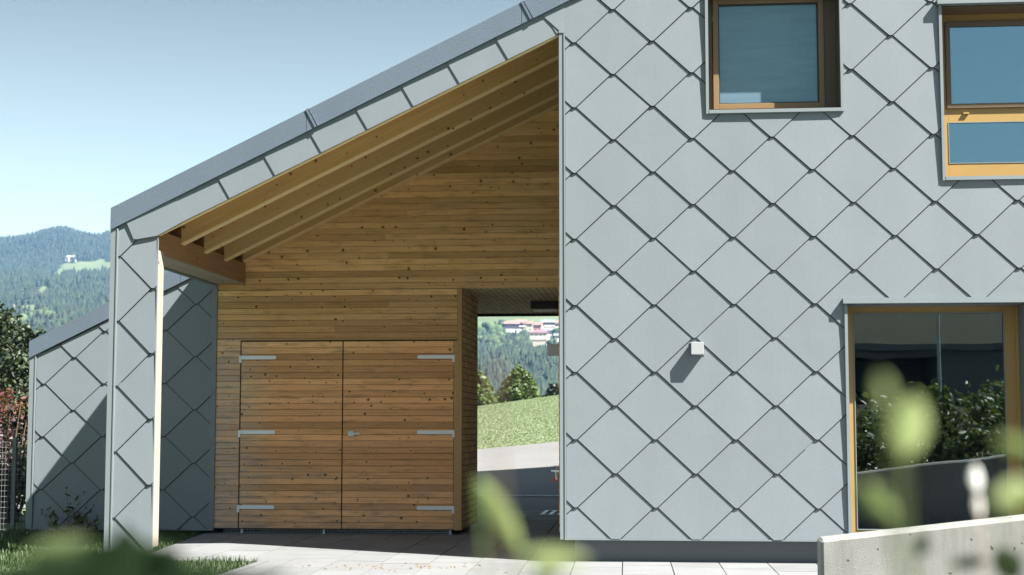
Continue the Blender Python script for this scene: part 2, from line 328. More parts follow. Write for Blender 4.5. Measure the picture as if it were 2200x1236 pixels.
# ------------------------------------------------------------------ mesh helpers
class MB:
    def __init__(s): s.v = []; s.f = []; s.uv = []; s.mi = []
    def face(s, pts, uvs=None, mi=0):
        i = len(s.v); s.v += [tuple(p) for p in pts]; s.f.append(tuple(range(i, i + len(pts))))
        s.uv.append(uvs or [(0, 0)] * len(pts)); s.mi.append(mi)
    def solid(s, verts, faces, uvf=None, mi=0):
        i = len(s.v); s.v += [tuple(p) for p in verts]
        for f in faces:
            s.f.append(tuple(i + k for k in f)); s.mi.append(mi)
            s.uv.append([uvf(verts[k], f) for k in f] if uvf else [(0, 0)] * len(f))
    def box(s, x0, x1, y0, y1, z0, z1, grain=0, mi=0, jit=True):
        if x0 > x1: x0, x1 = x1, x0
        V = [(x0, y0, z0), (x1, y0, z0), (x1, y1, z0), (x0, y1, z0), (x0, y0, z1), (x1, y0, z1), (x1, y1, z1), (x0, y1, z1)]
        F = [(0, 1, 5, 4), (1, 2, 6, 5), (2, 3, 7, 6), (3, 0, 4, 7), (4, 5, 6, 7), (3, 2, 1, 0)]
        i = len(s.v); s.v += V
        for f in F:
            s.f.append(tuple(i + k for k in f)); s.mi.append(mi)
            o = [a for a in (0, 1, 2) if a != grain]
            # the across axis that varies over this face
            var = [a for a in o if len({round(V[k][a], 6) for k in f}) > 1]
            a = var[0] if var else o[0]
            if len({round(V[k][grain], 6) for k in f}) > 1: s.uv.append([(V[k][grain], V[k][a]) for k in f])
            else: s.uv.append([(V[k][o[0]] * .3, V[k][o[1]]) for k in f])
    def prism_xz(s, poly, y0, y1, grain_slope=None, mi=0):
        """poly in (x,z), counter-clockwise seen from -Y"""
        n = len(poly); A = [(x, y0, z) for x, z in poly]; B = [(x, y1, z) for x, z in poly]
        if grain_slope is None: uvf = lambda p, f: (p[0], p[2] + p[1] * .9)
        else:
            c = 1 / math.hypot(1, grain_slope); sn = grain_slope * c
            uvf = lambda p, f: (p[0] * c + p[2] * sn, -p[0] * sn + p[2] * c + p[1])
        s.solid(A + B, [tuple(range(n))] + [tuple(range(2 * n - 1, n - 1, -1))] + [(i, i + n, (i + 1) % n + n, (i + 1) % n) for i in range(n)], uvf, mi)
    def tube(s, pts, rads, n=6, mi=0, cap=True):
        rings = []
        i0 = len(s.v)
        for k, p in enumerate(pts):
            p = Vector(p); a = Vector(pts[max(0, k - 1)]); c = Vector(pts[min(len(pts) - 1, k + 1)])
            d = (c - a); d = d.normalized() if d.length > 1e-9 else Vector((0, 0, 1))
            u = d.orthogonal().normalized(); v = d.cross(u)
            r = rads[k] if isinstance(rads, (list, tuple)) else rads
            for j in range(n):
                an = 2 * math.pi * j / n; q = p + (u * math.cos(an) + v * math.sin(an)) * r; s.v.append(tuple(q))
        for k in range(len(pts) - 1):
            for j in range(n):
                f = (i0 + k * n + j, i0 + k * n + (j + 1) % n, i0 + (k + 1) * n + (j + 1) % n, i0 + (k + 1) * n + j)
                s.f.append(f); s.uv.append([(0, 0)] * 4); s.mi.append(mi)
        if cap:
            s.f.append(tuple(i0 + j for j in range(n))[::-1]); s.uv.append([(0, 0)] * n); s.mi.append(mi)
            s.f.append(tuple(i0 + (len(pts) - 1) * n + j for j in range(n))); s.uv.append([(0, 0)] * n); s.mi.append(mi)
    def build(s, name, m, parent=None, origin=None, smooth=False, bevel=0):
        me = bpy.data.meshes.new(name)
        V = s.v
        if origin is not None: V = [(a[0] - origin[0], a[1] - origin[1], a[2] - origin[2]) for a in V]
        me.from_pydata(V, [], s.f)
        ul = me.uv_layers.new(name='UVMap')
        ul.data.foreach_set('uv', [c for f in s.uv for p in f for c in p])
        ms = m if isinstance(m, (list, tuple)) else [m]
        for x in ms: me.materials.append(x)
        if len(ms) > 1: me.polygons.foreach_set('material_index', s.mi)
        if smooth: me.polygons.foreach_set('use_smooth', [True] * len(me.polygons))
        me.update()
        o = bpy.data.objects.new(name, me); COL.objects.link(o)
        if parent is not None: o.parent = parent
        if origin is not None:
            o.location = origin
        if bevel:
            md = o.modifiers.new('bevel', 'BEVEL'); md.width = bevel; md.segments = 2; md.limit_method = 'ANGLE'
        return o
def tag(o, label=None, cat=None, group=None, kind=None):
    for k, v in (('label', label), ('category', cat), ('group', group), ('kind', kind)):
        if v: o[k] = v
    return o
def empty(name, loc=(0, 0, 0), **k):
    o = bpy.data.objects.new(name, None); COL.objects.link(o); o.location = loc; o.empty_display_size = .3
    return tag(o, **k)
def npmesh(name, verts, faces, m, parent=None, origin=None, smooth=False, col=None):
    verts = np.asarray(verts, dtype=np.float32); faces = np.asarray(faces, dtype=np.int32)
    if origin is not None: verts = verts - np.array(origin, dtype=np.float32)
    me = bpy.data.meshes.new(name); k = faces.shape[1]
    me.vertices.add(len(verts)); me.vertices.foreach_set('co', verts.ravel())
    me.loops.add(faces.size); me.loops.foreach_set('vertex_index', faces.ravel())
    me.polygons.add(len(faces)); me.polygons.foreach_set('loop_start', np.arange(0, faces.size, k, dtype=np.int32))
    me.polygons.foreach_set('loop_total', np.full(len(faces), k, dtype=np.int32))
    if smooth: me.polygons.foreach_set('use_smooth', np.ones(len(faces), dtype=bool))
    me.materials.append(m)
    if col is not None:
        ca = me.color_attributes.new('Col', 'FLOAT_COLOR', 'POINT'); ca.data.foreach_set('color', np.asarray(col, dtype=np.float32).ravel())
    me.update(); me.validate()
    o = bpy.data.objects.new(name, me); COL.objects.link(o)
    if parent is not None: o.parent = parent
    if origin is not None: o.location = origin
    return o

# ------------------------------------------------------------------ terrain
F_ = 3347.56
def smooth(a, b, x): t = np.clip((x - a) / (b - a), 0, 1); return t * t * (3 - 2 * t)
def az_px(X, Y):
    """bearing from the terrace, as a tangent scaled so that 1418 is straight ahead"""
    return 1418 + F_ * (X - CAMP[0]) / np.maximum(Y - CAMP[1], 1e-3)
def wob(X, Y, s, seed=0.0):
    return (np.sin(X / s + seed) * np.cos(Y / s * 1.3 + seed * 2) + .5 * np.sin(X / s * 2.3 + Y / s * 1.9 + seed) + .25 * np.sin(X / s * 4.7 - Y / s * 5.1 + 2 * seed))
def height(X, Y):
    X = np.asarray(X, float); Y = np.asarray(Y, float)
    d = Y - CAMP[1]; px = az_px(X, Y)
    z = np.zeros_like(X) - .02
    # driveway bank and meadow behind the house
    q = np.clip(Y - 12.3, 0, None)
    m = np.where(q < 9.8, .070 * q, .686 + .0445 * (q - 9.8))
    m = np.where(d > 72, .686 + .0445 * (72 - 13.43 - 22.1) - .0009 * (d - 72) ** 2 * (d < 110) - ((d >= 110) * (.0009 * 38 ** 2 + (d - 110) * .0684)), m)
    lat = (X - (CAMP[0] - .0902 * d)); lat = np.clip(lat, -14, 14)
    m = m + lat * (.095 + .045 * smooth(35, 75, d)) * smooth(12.3, 22, Y) * (1 - smooth(90, 200, d))
    m = np.maximum(m, -16)
    back = smooth(7.5, 12.3, Y)
    z = np.where(Y > 12.3, m, z)
    # the lawn on the left falls away into the valley
    lf = smooth(-5.5, -9.0, X - .35 * (-np.minimum(Y, 30) * 0)) if False else smooth(7.0, 12.0, -X - .17 * np.clip(Y, 0, 60))
    z = np.where((Y > 6) & (d < 560), z * (1 - lf) + lf * np.maximum(-16, -.06 * (Y - 6)), z)
    # far hillsides
    A = np.interp(d, [500, 640, 900, 1250, 1600, 1900, 2400, 3000], [-16, -2, 46, 100, 152, 192, 0, 0])
    pp = np.clip(px, -600, 2600)
    rid = np.interp(pp, [-600, -150, 0, 40, 80, 110, 150, 175, 205, 240, 300, 500, 800, 2600], [470, 520, 507, 498, 489, 494, 506, 508, 500, 490, 470, 460, 480, 480])
    rz = 1.16 + (915 - rid) / F_ * 2400
    tl = smooth(1900, 2400, d); A = np.where(d > 1900, 192 + (rz - 192) * tl, A); A = np.where(d > 2400, rz - (d - 2400) * .3, A)
    B = np.interp(d, [500, 620, 720, 1150, 1400, 2400, 3000], [-16, 0, 14, 66, 104, 250, 100])
    k = smooth(450, 900, px)
    H = A * (1 - k) + B * k + wob(X, Y, 70) * 2.5 * smooth(620, 900, d) * (1 - .6 * smooth(2000, 2400, d)) + wob(X, Y, 23, 1.) * .8 * smooth(620, 900, d)
    z = np.where(d > 500, H, z)
    # rising ground behind the photographer (seen only mirrored in the glass)
    s = np.clip(-Y - 30, 0, None)
    z = np.where(Y < -30, np.minimum(.13 * s + 0, 14 + .02 * s) * 1.0 + z, z)
    return z
def meadow_mask(X, Y):
    d = Y - CAMP[1]; px = az_px(X, Y)
    m = np.zeros_like(d)
    # lawns and the near meadow
    m = np.where(d < 130, 1.0, m)
    def ell(cx, cd, rx, rd, tilt=0):
        a = (px - cx) / rx; b = (d - cd - tilt * (px - cx)) / rd
        return a * a + b * b < 1 + .25 * np.sin(px / 9.) * np.cos(d / 31.)
    for e in ((152, 1945, 84, 165, .3), (76, 1690, 22, 150, 3.0), (48, 1420, 20, 75, 1.5), (12, 1185, 42, 65, 1.0), (25, 1040, 60, 50, .5), (-120, 1500, 50, 160, 0), (212, 2190, 8, 30, 0), (300, 1950, 60, 90, 0)):
        m = np.where(ell(*e), 1.0, m)
    m = np.where((px > 900) & (d > 1205 + 25 * np.sin(px / 25.)) , 1.0, m)
    m = np.where((px > 1010) & (px < 1060) & (d > 1100) & (d < 1130), 1.0, m)
    return m
def march(px, py):
    """first point of the terrain on the sight line through a photograph pixel"""
    x = (px - 1100) / F_; zz = -(py - 618) / F_; y = 1.0
    c, s = math.cos(.0884), math.sin(.0884); y, zz = c * y - s * zz, s * y + c * zz
    c, s = math.cos(.0946), math.sin(.0946); x, y = c * x - s * y, s * x + c * y
    t = np.arange(20, 2600, 1.0); X = CAMP[0] + x * t; Y = CAMP[1] + y * t; Z = CAMP[2] + zz * t
    H = height(X, Y); i = np.argmax(Z < H)
    return float(X[i]), float(Y[i]), float(H[i])
def ray_at(px, py, d):
    x = (px - 1100) / F_; zz = -(py - 618) / F_; y = 1.0
    c, s = math.cos(.0884), math.sin(.0884); y, zz = c * y - s * zz, s * y + c * zz
    c, s = math.cos(.0946), math.sin(.0946); x, y = c * x - s * y, s * x + c * y
    return Vector((CAMP[0] + x * d, CAMP[1] + y * d, CAMP[2] + zz * d))

def make_terrain():
    ang = np.concatenate([np.linspace(-60, -28, 18, endpoint=False), np.linspace(-28, 18, 300, endpoint=False), np.linspace(18, 60, 18)])
    # grid in front: rows by distance
    ds = np.concatenate([np.linspace(11.0, 30, 50, endpoint=False), np.linspace(30, 140, 70, endpoint=False), np.linspace(140, 500, 30, endpoint=False), np.linspace(500, 3000, 190)])
    T = np.tan(np.radians(ang)); TT, DD = np.meshgrid(T, ds)
    X = CAMP[0] + TT * DD; Y = CAMP[1] + DD
    Z = height(X, Y)
    mm = meadow_mask(X, Y)
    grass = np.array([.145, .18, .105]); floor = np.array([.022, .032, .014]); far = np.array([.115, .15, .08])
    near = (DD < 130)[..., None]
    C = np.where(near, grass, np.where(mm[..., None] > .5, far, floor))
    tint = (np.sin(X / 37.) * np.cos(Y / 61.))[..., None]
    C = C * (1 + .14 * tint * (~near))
    nr, nc = X.shape; V = np.stack([X, Y, Z], -1).reshape(-1, 3)
    i = np.arange(nr * nc).reshape(nr, nc); Fc = np.stack([i[:-1, :-1], i[:-1, 1:], i[1:, 1:], i[1:, :-1]], -1).reshape(-1, 4)
    Cc = np.concatenate([C.reshape(-1, 3), np.ones((nr * nc, 1))], 1)
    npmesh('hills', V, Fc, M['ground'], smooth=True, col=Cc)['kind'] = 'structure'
    # lawn and the ground round the house and behind the photographer
    xs = np.concatenate([[-900, -500, -250, -120, -60, -30], np.linspace(-16, 16, 50), [30, 60, 120, 250, 500, 900]])
    ys = np.concatenate([[-900, -600, -400, -250, -150, -100, -70, -50, -40, -30, -22], np.linspace(-16, -2.42, 20)])
    X, Y = np.meshgrid(xs, ys); Z = height(X, Y)
    nr, nc = X.shape; V = np.stack([X, Y, Z], -1).reshape(-1, 3); i = np.arange(nr * nc).reshape(nr, nc)
    Fc = np.stack([i[:-1, :-1], i[:-1, 1:], i[1:, 1:], i[1:, :-1]], -1).reshape(-1, 4)
    g = np.where((Y < -30)[..., None], np.array([.035, .036, .024]), np.array([.04, .06, .02]))
    npmesh('lawn', V, Fc, M['ground'], smooth=True, col=np.concatenate([g.reshape(-1, 3), np.ones((nr * nc, 1))], 1))['kind'] = 'structure'
make_terrain()

# ------------------------------------------------------------------ facade tiles
def clip(poly, a, b, c, t):
    """keep a*x+b*z<=c ; poly = list of (x,z,tag of the edge leaving the vertex)"""
    out = []; n = len(poly)
    for i in range(n):
        p = poly[i]; q = poly[(i + 1) % n]
        dp = a * p[0] + b * p[1] - c; dq = a * q[0] + b * q[1] - c
        if dp <= 0:
            if dq <= 0: out.append(p)
            else:
                s = dp / (dp - dq); out.append(p); out.append((p[0] + (q[0] - p[0]) * s, p[1] + (q[1] - p[1]) * s, t))
        elif dq < 0:
            s = dp / (dp - dq); out.append((p[0] + (q[0] - p[0]) * s, p[1] + (q[1] - p[1]) * s, p[2]))
    return out
def clip_planes(poly, planes):
    for (a, b, c, t) in planes:
        if len(poly) < 3: return []
        poly = clip(poly, a, b, c, t)
    return poly if len(poly) >= 3 else []
def cell(x0, x1, z0, z1, extra=(), internal=''):
    P = [(-1, 0, -x0, 'i' if 'l' in internal else 'e'), (1, 0, x1, 'i' if 'r' in internal else 'e'), (0, -1, -z0, 'i' if 'b' in internal else 'e'), (0, 1, z1, 'i' if 't' in internal else 'e')]
    return P + list(extra)
def tiles(mb, cells, ox, oz, hx, hz, Y, t=.0085, keep=None, rs=3, edge_shade=None):
    rr = random.Random(rs); nx = hx; L_ = math.hypot(hx, hz)
    n1, n2 = hz / L_, hx / L_                       # normal of the lower right edge (n1,-n2)
    o = .012; ex = o / n1; ez = o / n2              # outward shift of the lower edges
    jit = {}
    for ce in cells:
        xs = [(-c / -a if False else c * a) for a, b, c, tg in ce[:2] for c in [c]]
        x0 = -ce[0][2]; x1 = ce[1][2]; z0 = -ce[2][2]; z1 = ce[3][2]
        for c in range(int((x0 - ox) / hx) - 2, int((x1 - ox) / hx) + 3):
            for r in range(int((oz - z1) / hz) - 3, int((oz - z0) / hz) + 3):
                if (c + r) % 2: continue
                if keep and not keep(c, r): continue
                X = ox + c * hx; Z = oz - r * hz; g = hx / .341
                P = [(X - .011, Z, 'e'), (X + .011, Z, 'e'), (X + .021, Z + .008, 'e'), (X + .3255 * g, Z + .2925, 'e'), (X + .333 * g, Z + .345, 'e'), (X + .012, Z + 2 * hz + .028, 'e'), (X - .012, Z + 2 * hz + .028, 'e'), (X - .333 * g, Z + .345, 'e'), (X - .3255 * g, Z + .2925, 'e'), (X - .021, Z + .008, 'e')]
                P = clip_planes(P, ce)
                if not P: continue
                if (c, r) not in jit: jit[(c, r)] = (rr.uniform(-.0010, .0010), rr.uniform(-.003, .003), rr.uniform(-.0025, .0025))
                j = jit[(c, r)]
                off = lambda x, z: Y - (.004 + 2 * t * (1 - (z - Z) / (2 * hz)) + j[0] + j[1] * (x - X) + j[2] * (z - Z - hz))
                V = [(x, off(x, z), z) for x, z, _ in P]; n = len(P)
                if edge_shade is not None:  # dark strip outside the lower edges stands in for contact shadow
                    Q0 = [(X - .017, Z - .006, 'e'), (X + .017, Z - .006, 'e'), (X + .3295 * g, Z + .2855, 'e'), (X, Z + .4, 'e'), (X - .3295 * g, Z + .2855, 'e')]
                    Q = clip_planes(Q0, ce)
                    if Q: edge_shade.face([(x, off(x, z) + .0058, z) for x, z, _ in Q])
                i0 = len(mb.v); mb.v += V + [(x, Y + .002, z) for x, z, _ in P]
                mb.f.append(tuple(i0 + k for k in range(n))); mb.uv.append([(.5 + j[1] / .006, 0)] * n); mb.mi.append(0)
                for k in range(n):
                    if P[k][2] == 'i': continue
                    k2 = (k + 1) % n
                    mb.f.append((i0 + k, i0 + n + k, i0 + n + k2, i0 + k2)); mb.uv.append([(0, 0)] * 4); mb.mi.append(0)
SL = .483
HX, HZ, OZ = .341, .28875, 2.1976
roofl = (-SL, 1, 4.905, 'e'); RX = 5.5
roofr = (SL, 1, 4.905 + 2 * SL * RX, 'e')
roofs = [roofl, roofr]
TOP = 8.0
W1 = (1.165, 2.297, 3.878, 4.99); W2 = (3.155, 4.60, 3.266, 4.755); W3 = (2.312, 3.785, .2, 2.188)

house = empty('house', (0, 0, 0), label='grey gabled house clad in diamond metal tiles with an open timber porch', cat='house')

mb = MB()
cells = [cell(-.078, W1[0], .2, TOP, roofs, 'r'),
         cell(W1[0], W1[1], .2, W1[2], roofs, 'lr'), cell(W1[0], W1[1], W1[3], TOP, roofs, 'lr'),
         cell(W1[1], W3[0], .2, TOP, roofs, 'lr'),
         cell(W3[0], W2[0], W3[3], TOP, roofs, 'lr'),
         cell(W2[0], W3[1], W3[3], W2[2], roofs, 'lr'), cell(W3[1], W2[1], .2, W2[2], roofs, 'lr'),
         cell(W2[0], W2[1], W2[3], TOP, roofs, 'lr'), cell(W2[1], 9.0, .2, TOP, roofs, 'l')]
sm = MB(); tiles(mb, cells, 0, OZ, HX, HZ, 0, edge_shade=sm); sm.build('tile_edge_shade', M['dark'], house)
tiles(mb, [cell(-.40, -.078, 4.3, TOP, [roofl, (SL, -1, -4.652, 'e')], 'r')], 0, OZ, HX, HZ, -.004, keep=lambda c, r: c == 0 and r == -8)
o = mb.build('facade_cladding', M['tile'], house)
o['label'] = 'diamond metal tiles of the front wall'
# backing wall
mb = MB()
for c in cells:
    P = [(-9, -9, 'e'), (20, -9, 'e'), (20, 20, 'e'), (-9, 20, 'e')]
    P = clip_planes(P, c)
    if P: mb.prism_xz([(x, z) for x, z, _ in P], 0.003, .29)
mb.prism_xz([(-.08, .2), (-.075, .2), (-.075, 4.59), (-.08, 4.58)], .003, .2)
mb.build('wall', M['dark'], house)

# post with lattice tiles
mb = MB()
pc = [cell(-4.07, -3.715, .065, TOP, [roofl])]
sm = MB(); tiles(mb, pc, -4.067, 1.510, .320, HZ, 0, rs=5, edge_shade=sm); sm.build('tile_edge_shade', M['dark'], house)
# fascia plates
fx = [-4.0, -3.596, -3.18, -2.77, -2.356, -1.943, -1.534, -1.125, -.695, -.262, .15]
for k in range(10):
    a, b_ = fx[k], fx[k + 1] + .03
    zv = lambda x: 4.905 + SL * x; zs = lambda x: 4.652 + SL * x
    if k == 0: P = [(a, zv(a)), (-3.93, 2.815), (-3.90, 2.812), (-3.716, 2.842), (b_ + .115, zs(b_ + .115)), (b_, zv(b_))]
    elif k == 9:
        P = [(a, zv(a)), (a + .115, zs(a + .115)), (-.079, zs(-.079)), (-.079, zv(-.079))]
    else: P = [(a, zv(a)), (a + .115, zs(a + .115)), (b_ + .115, zs(b_ + .115)), (b_, zv(b_))]
    off = lambda x, z: -(.009 + .010 * (1 - (x - a - .118 * (zv(x) - z) / .26) / .42)) - (.012 if k == 0 else 0) - (.0 if k < 9 else -.004)
    n = len(P); V = [(x, off(x, z), z) for x, z in P] + [(x, .002, z) for x, z in P]
    mb.solid(V, [tuple(range(n))] + [(i, i + n, (i + 1) % n + n, (i + 1) % n) for i in range(n)])
o = mb.build('porch_cladding', M['tile'], house); o['label'] = 'metal tiles on the porch post and sloping fascia'

# left wing of the house, behind
mb = MB(); sm = MB()
tiles(mb, [cell(-6.11, -4.10, .04, TOP, [(-SL, 1, 4.88, 'e')])], -6.027, 1.621, .341, .2887, 3.2, rs=9, edge_shade=sm); sm.build('tile_edge_shade', M['dark'], house)
o = mb.build('wing_cladding', M['tile'], house); o['label'] = 'diamond metal tiles of the set back left wall'
mb = MB()
mb.prism_xz([(-6.14, .04), (-4.09, .04), (-4.09, 2.88), (-6.14, 1.9)], 3.203, 3.4)
mb.box(-6.14, -5.94, 3.4, 7.0, .04, 1.9); mb.box(-6.14, -2.8, 6.8, 7.0, .04, 1.9)
mb.build('wing_wall', M['dark'], house)

# trims
def strip(mb, x0, x1, z0, z1, Y, pr=.022, lip=None):
    mb.box(x0, x1, Y - pr, Y + .03, z0, z1)
    if lip: mb.box(lip[0], lip[1], Y - pr - .008, Y - pr + .004, z0 - .003, z1)
mb = MB()
strip(mb, -.132, -.080, .192, 4.592, 0, .024, (-.091, -.082)); mb.box(-.133, -.079, -.032, .02, 4.592, 4.612)
mb.build('corner_trim', M['trim'], house)
mb = MB(); strip(mb, -4.141, -4.071, .062, 2.915, 0, .024, (-4.083, -4.073)); mb.build('corner_trim', M['trim'], house)
mb = MB(); strip(mb, -6.192, -6.115, .035, 1.93, 3.2, .024, (-6.128, -6.117)); mb.build('corner_trim', M['trim'], house)
mb = MB(); strip(mb, -4.145, -4.09, .035, 2.72, 3.2, .014, None); mb.build('corner_trim', M['trim'], house)
mb = MB(); mb.box(-3.715, -3.709, -.014, .004, .064, 2.84); mb.build('edge_trim', M['trim'], house)
mb = MB(); mb.box(-.08, 9, -.016, .12, .188, .199); mb.build('base_trim', M['trim'], house)
mb = MB(); mb.box(-6.11, -4.10, 3.176, 3.3, .030, .039); mb.build('base_trim', M['trim'], house)

# verge copings
def slope_strip(mb, x0, x1, c0, c1, y0, y1, s=SL, nseg=1):
    mb.prism_xz([(x0, c0 + s * x0), (x1, c0 + s * x1), (x1, c1 + s * x1), (x0, c1 + s * x0)], y0, y1, s)
mb = MB()
seams = [-4.141, -2.372, -.457, 1.457, 3.371, RX]
for a, b_ in zip(seams[:-1], seams[1:]): slope_strip(mb, a, b_ - .004, 4.899, 5.095, -.042, .10)
wc = MB(); slope_strip(wc, -6.195, -4.5, 4.893, 5.078, 3.158, 3.3); slope_strip(wc, -4.496, -3.7, 4.893, 5.078, 3.158, 3.3)
mb.prism_xz([(RX, 7.556), (9.3, 7.556 - 3.8 * SL), (9.3, 7.752 - 3.8 * SL), (RX, 7.752)], -.042, .1)
for a in seams[1:-1]:
    P = lambda dx, dz: (a + dx, 4.899 + SL * a + dz)
    mb.prism_xz([P(.075, .035), P(.092, .043), P(.008, .204), P(-.010, .197)], -.052, -.03)
    mb.prism_xz([P(.102, .048), P(.108, .051), P(.024, .208), P(.016, .205)], -.050, -.03)
mb.build('roof_edge_coping', M['verge'], house); wc.build('roof_edge_coping', M['verge'], house)['label'] = 'roof edge coping of the set back left wing'
# roof
mb = MB()
def roofslab(x0, x1, y0, y1, c0=4.90, c1=5.085):
    mb.prism_xz([(x0, c0 + SL * x0), (x1, c0 + SL * x1), (x1, c1 + SL * x1), (x0, c1 + SL * x0)], y0, y1)
roofslab(-4.128, RX, .103, 3.155); roofslab(-6.18, RX, 3.303, 7.10); roofslab(-.35, RX, 7.10, 14.4)
mb.prism_xz([(RX, 7.556), (9.3, 7.556 - 3.8 * SL), (9.3, 7.741 - 3.8 * SL), (RX, 7.741)], .103, 14.4)
mb.build('roof', M['verge'], house)
# other outer walls
mb = MB()
mb.box(-.128, .10, .295, 14.3, .2, 4.78); mb.box(8.9, 9.0, .295, 14.3, .2, 5.8)
mb.prism_xz([(.1, .2), (8.9, .2), (8.9, 5.9), (RX, 7.5), (.1, 4.9)], 14.0, 14.2)
mb.build('outer_wall', M['tile'], house)
mb = MB(); mb.box(-.013, 8.9, .14, .5, -.05, .199); mb.box(-.013, .2, .5, 14.2, -.05, .199); mb.box(-.016, .012, .137, .142, -.05, .188)
mb.build('plinth', M['plinth'], house)

# porch: post side, beam, rafters, deck
mb = MB(); mb.box(-3.770, -3.712, .006, .165, .10, 2.716, 2); mb.box(-4.07, -3.772, .10, .165, .10, 2.716, 2)
o = mb.build('post', M['pale_wood'], house); o['label'] = 'pale timber post behind the narrow tiled strip'
mb = MB(); mb.tube([(-3.80, .06, -.02), (-3.80, .06, .07)], .028, 10)
mb.build('post_foot', M['stem'], house)
mb = MB(); mb.box(-4.085, -3.78, .02, 3.19, 2.716, 2.925, 1)
o = mb.build('eaves_beam', M['beam_wood'], house)
mb = MB()
for i in range(2): mb.box(-4.082 + i * .151, -3.937 + i * .151, .17, 3.19, 2.702, 2.714, 1)
mb.build('beam_soffit', M['pale_wood'], house)
mb = MB(); mb.box(-4.135, -4.088, .02, 3.15, 2.69, 3.09); mb.build('eaves_fascia', M['trim'], house)
def rafter(y0, y1, x0=-3.779, c0=4.695, c1=4.893, m='rafter_wood'):
    mb = MB(); x1 = -.14
    for a, b_, i in ((c0, c0 + .013, 1), (c0 + .0132, c1, 0)):  # thin bottom strip carries the painted bounce light
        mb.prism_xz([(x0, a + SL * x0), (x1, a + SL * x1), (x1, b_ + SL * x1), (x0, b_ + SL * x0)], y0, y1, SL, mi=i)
    return mb.build('rafter', [M[m], M['bounce_wood']], house)
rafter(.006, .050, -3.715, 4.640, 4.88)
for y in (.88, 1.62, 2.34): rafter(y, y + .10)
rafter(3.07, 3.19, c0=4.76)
mb = MB()
for i in range(24):
    y = .055 + i * .13
    c0, c1 = 4.895, 4.8995
    if y + .128 < 3.18: mb.prism_xz([(-4.07, c0 - SL * 4.07), (-.14, c0 - SL * .14), (-.14, c1 - SL * .14), (-4.07, c1 - SL * 4.07)], y, y + .127, SL)
mb.build('roof_deck', M['rafter_wood'], house)

# timber wall with board courses
BH = .0663
def boards(mb, x0, x1, z0, z1, Y, th=.02, top=None, flip=0, jitter=.0012, joints=True, lap=0):
    n = int(round((z1 - z0) / BH)) or 1; h = (z1 - z0) / n; rr = random.Random(int(z0 * 1000 + x0 * 77))
    for i in range(n):
        a = z0 + i * h; b = a + h - .0026; xa = x0
        if top is not None: xa = max(x0, (a - top) / SL)
        if xa > x1 - .05: continue
        cuts = [xa]
        if joints and x1 - xa > 2.5 and rr.random() < .5: cuts.append(rr.uniform(xa + .6, x1 - .6))
        cuts.append(x1)
        for c0, c1 in zip(cuts[:-1], cuts[1:]):
            j = rr.uniform(-jitter, jitter) + (.0015 if i % 2 else 0)
            c1 = c1 - .001
            # chamfered lower edge
            V = [(c0, Y + j + .004, a), (c1, Y + j + .004, a), (c1, Y + j, a + .005), (c0, Y + j, a + .005), (c0, Y + j, b - .003), (c1, Y + j, b - .003), (c1, Y + j + .003, b), (c0, Y + j + .003, b), (c0, Y + th, a), (c1, Y + th, a), (c1, Y + th, b), (c0, Y + th, b)]
            Fc = [(0, 1, 2, 3), (3, 2, 5, 4), (4, 5, 6, 7), (8, 9, 1, 0), (7, 6, 10, 11), (0, 3, 4, 7, 11, 8), (1, 9, 10, 6, 5, 2)]
            mb.solid(V, Fc, lambda p, f: (p[0], p[2] + (p[1] - Y) * .5))
D0, D1, D2 = -3.813, -2.690, -1.482
ZT = 2.10
mb = MB()
boards(mb, -4.088, D0 - .014, .056, ZT, 3.2, joints=False)
boards(mb, -4.088, -1.445, ZT + .004, 2.635, 3.2)
boards(mb, -4.088, -.14, 2.638, 4.83, 3.2, top=4.93)
o = mb.build('timber_wall', M['wall_wood'], house)
mb = MB(); mb.box(-4.10, D0 - .02, 3.222, 3.26, .05, 2.66); mb.box(D0 - .02, -1.40, 3.232, 3.30, .05, 2.66); mb.prism_xz([(-4.1, 2.66), (-.13, 2.66), (-.13, 4.83), (-4.1, 2.91)], 3.23, 3.3); mb.box(-4.1, -1.5, 3.5, 3.52, -.02, .06)
mb.build('wall_backing', M['dark'], house)
mb = MB()
mb.box(D2 + .006, -1.392, 3.184, 3.262, .052, ZT - .03, 2)
mb.box(-1.442, -1.392, 3.182, 3.262, ZT - .028, 2.634, 2)
mb.build('opening_trim', M['trim_wood'], house)
mb = MB(); mb.box(D0 - .012, -1.445, 3.196, 3.215, ZT - .016, ZT + .002, 0); mb.build('door_head', M['trim_wood'], house)
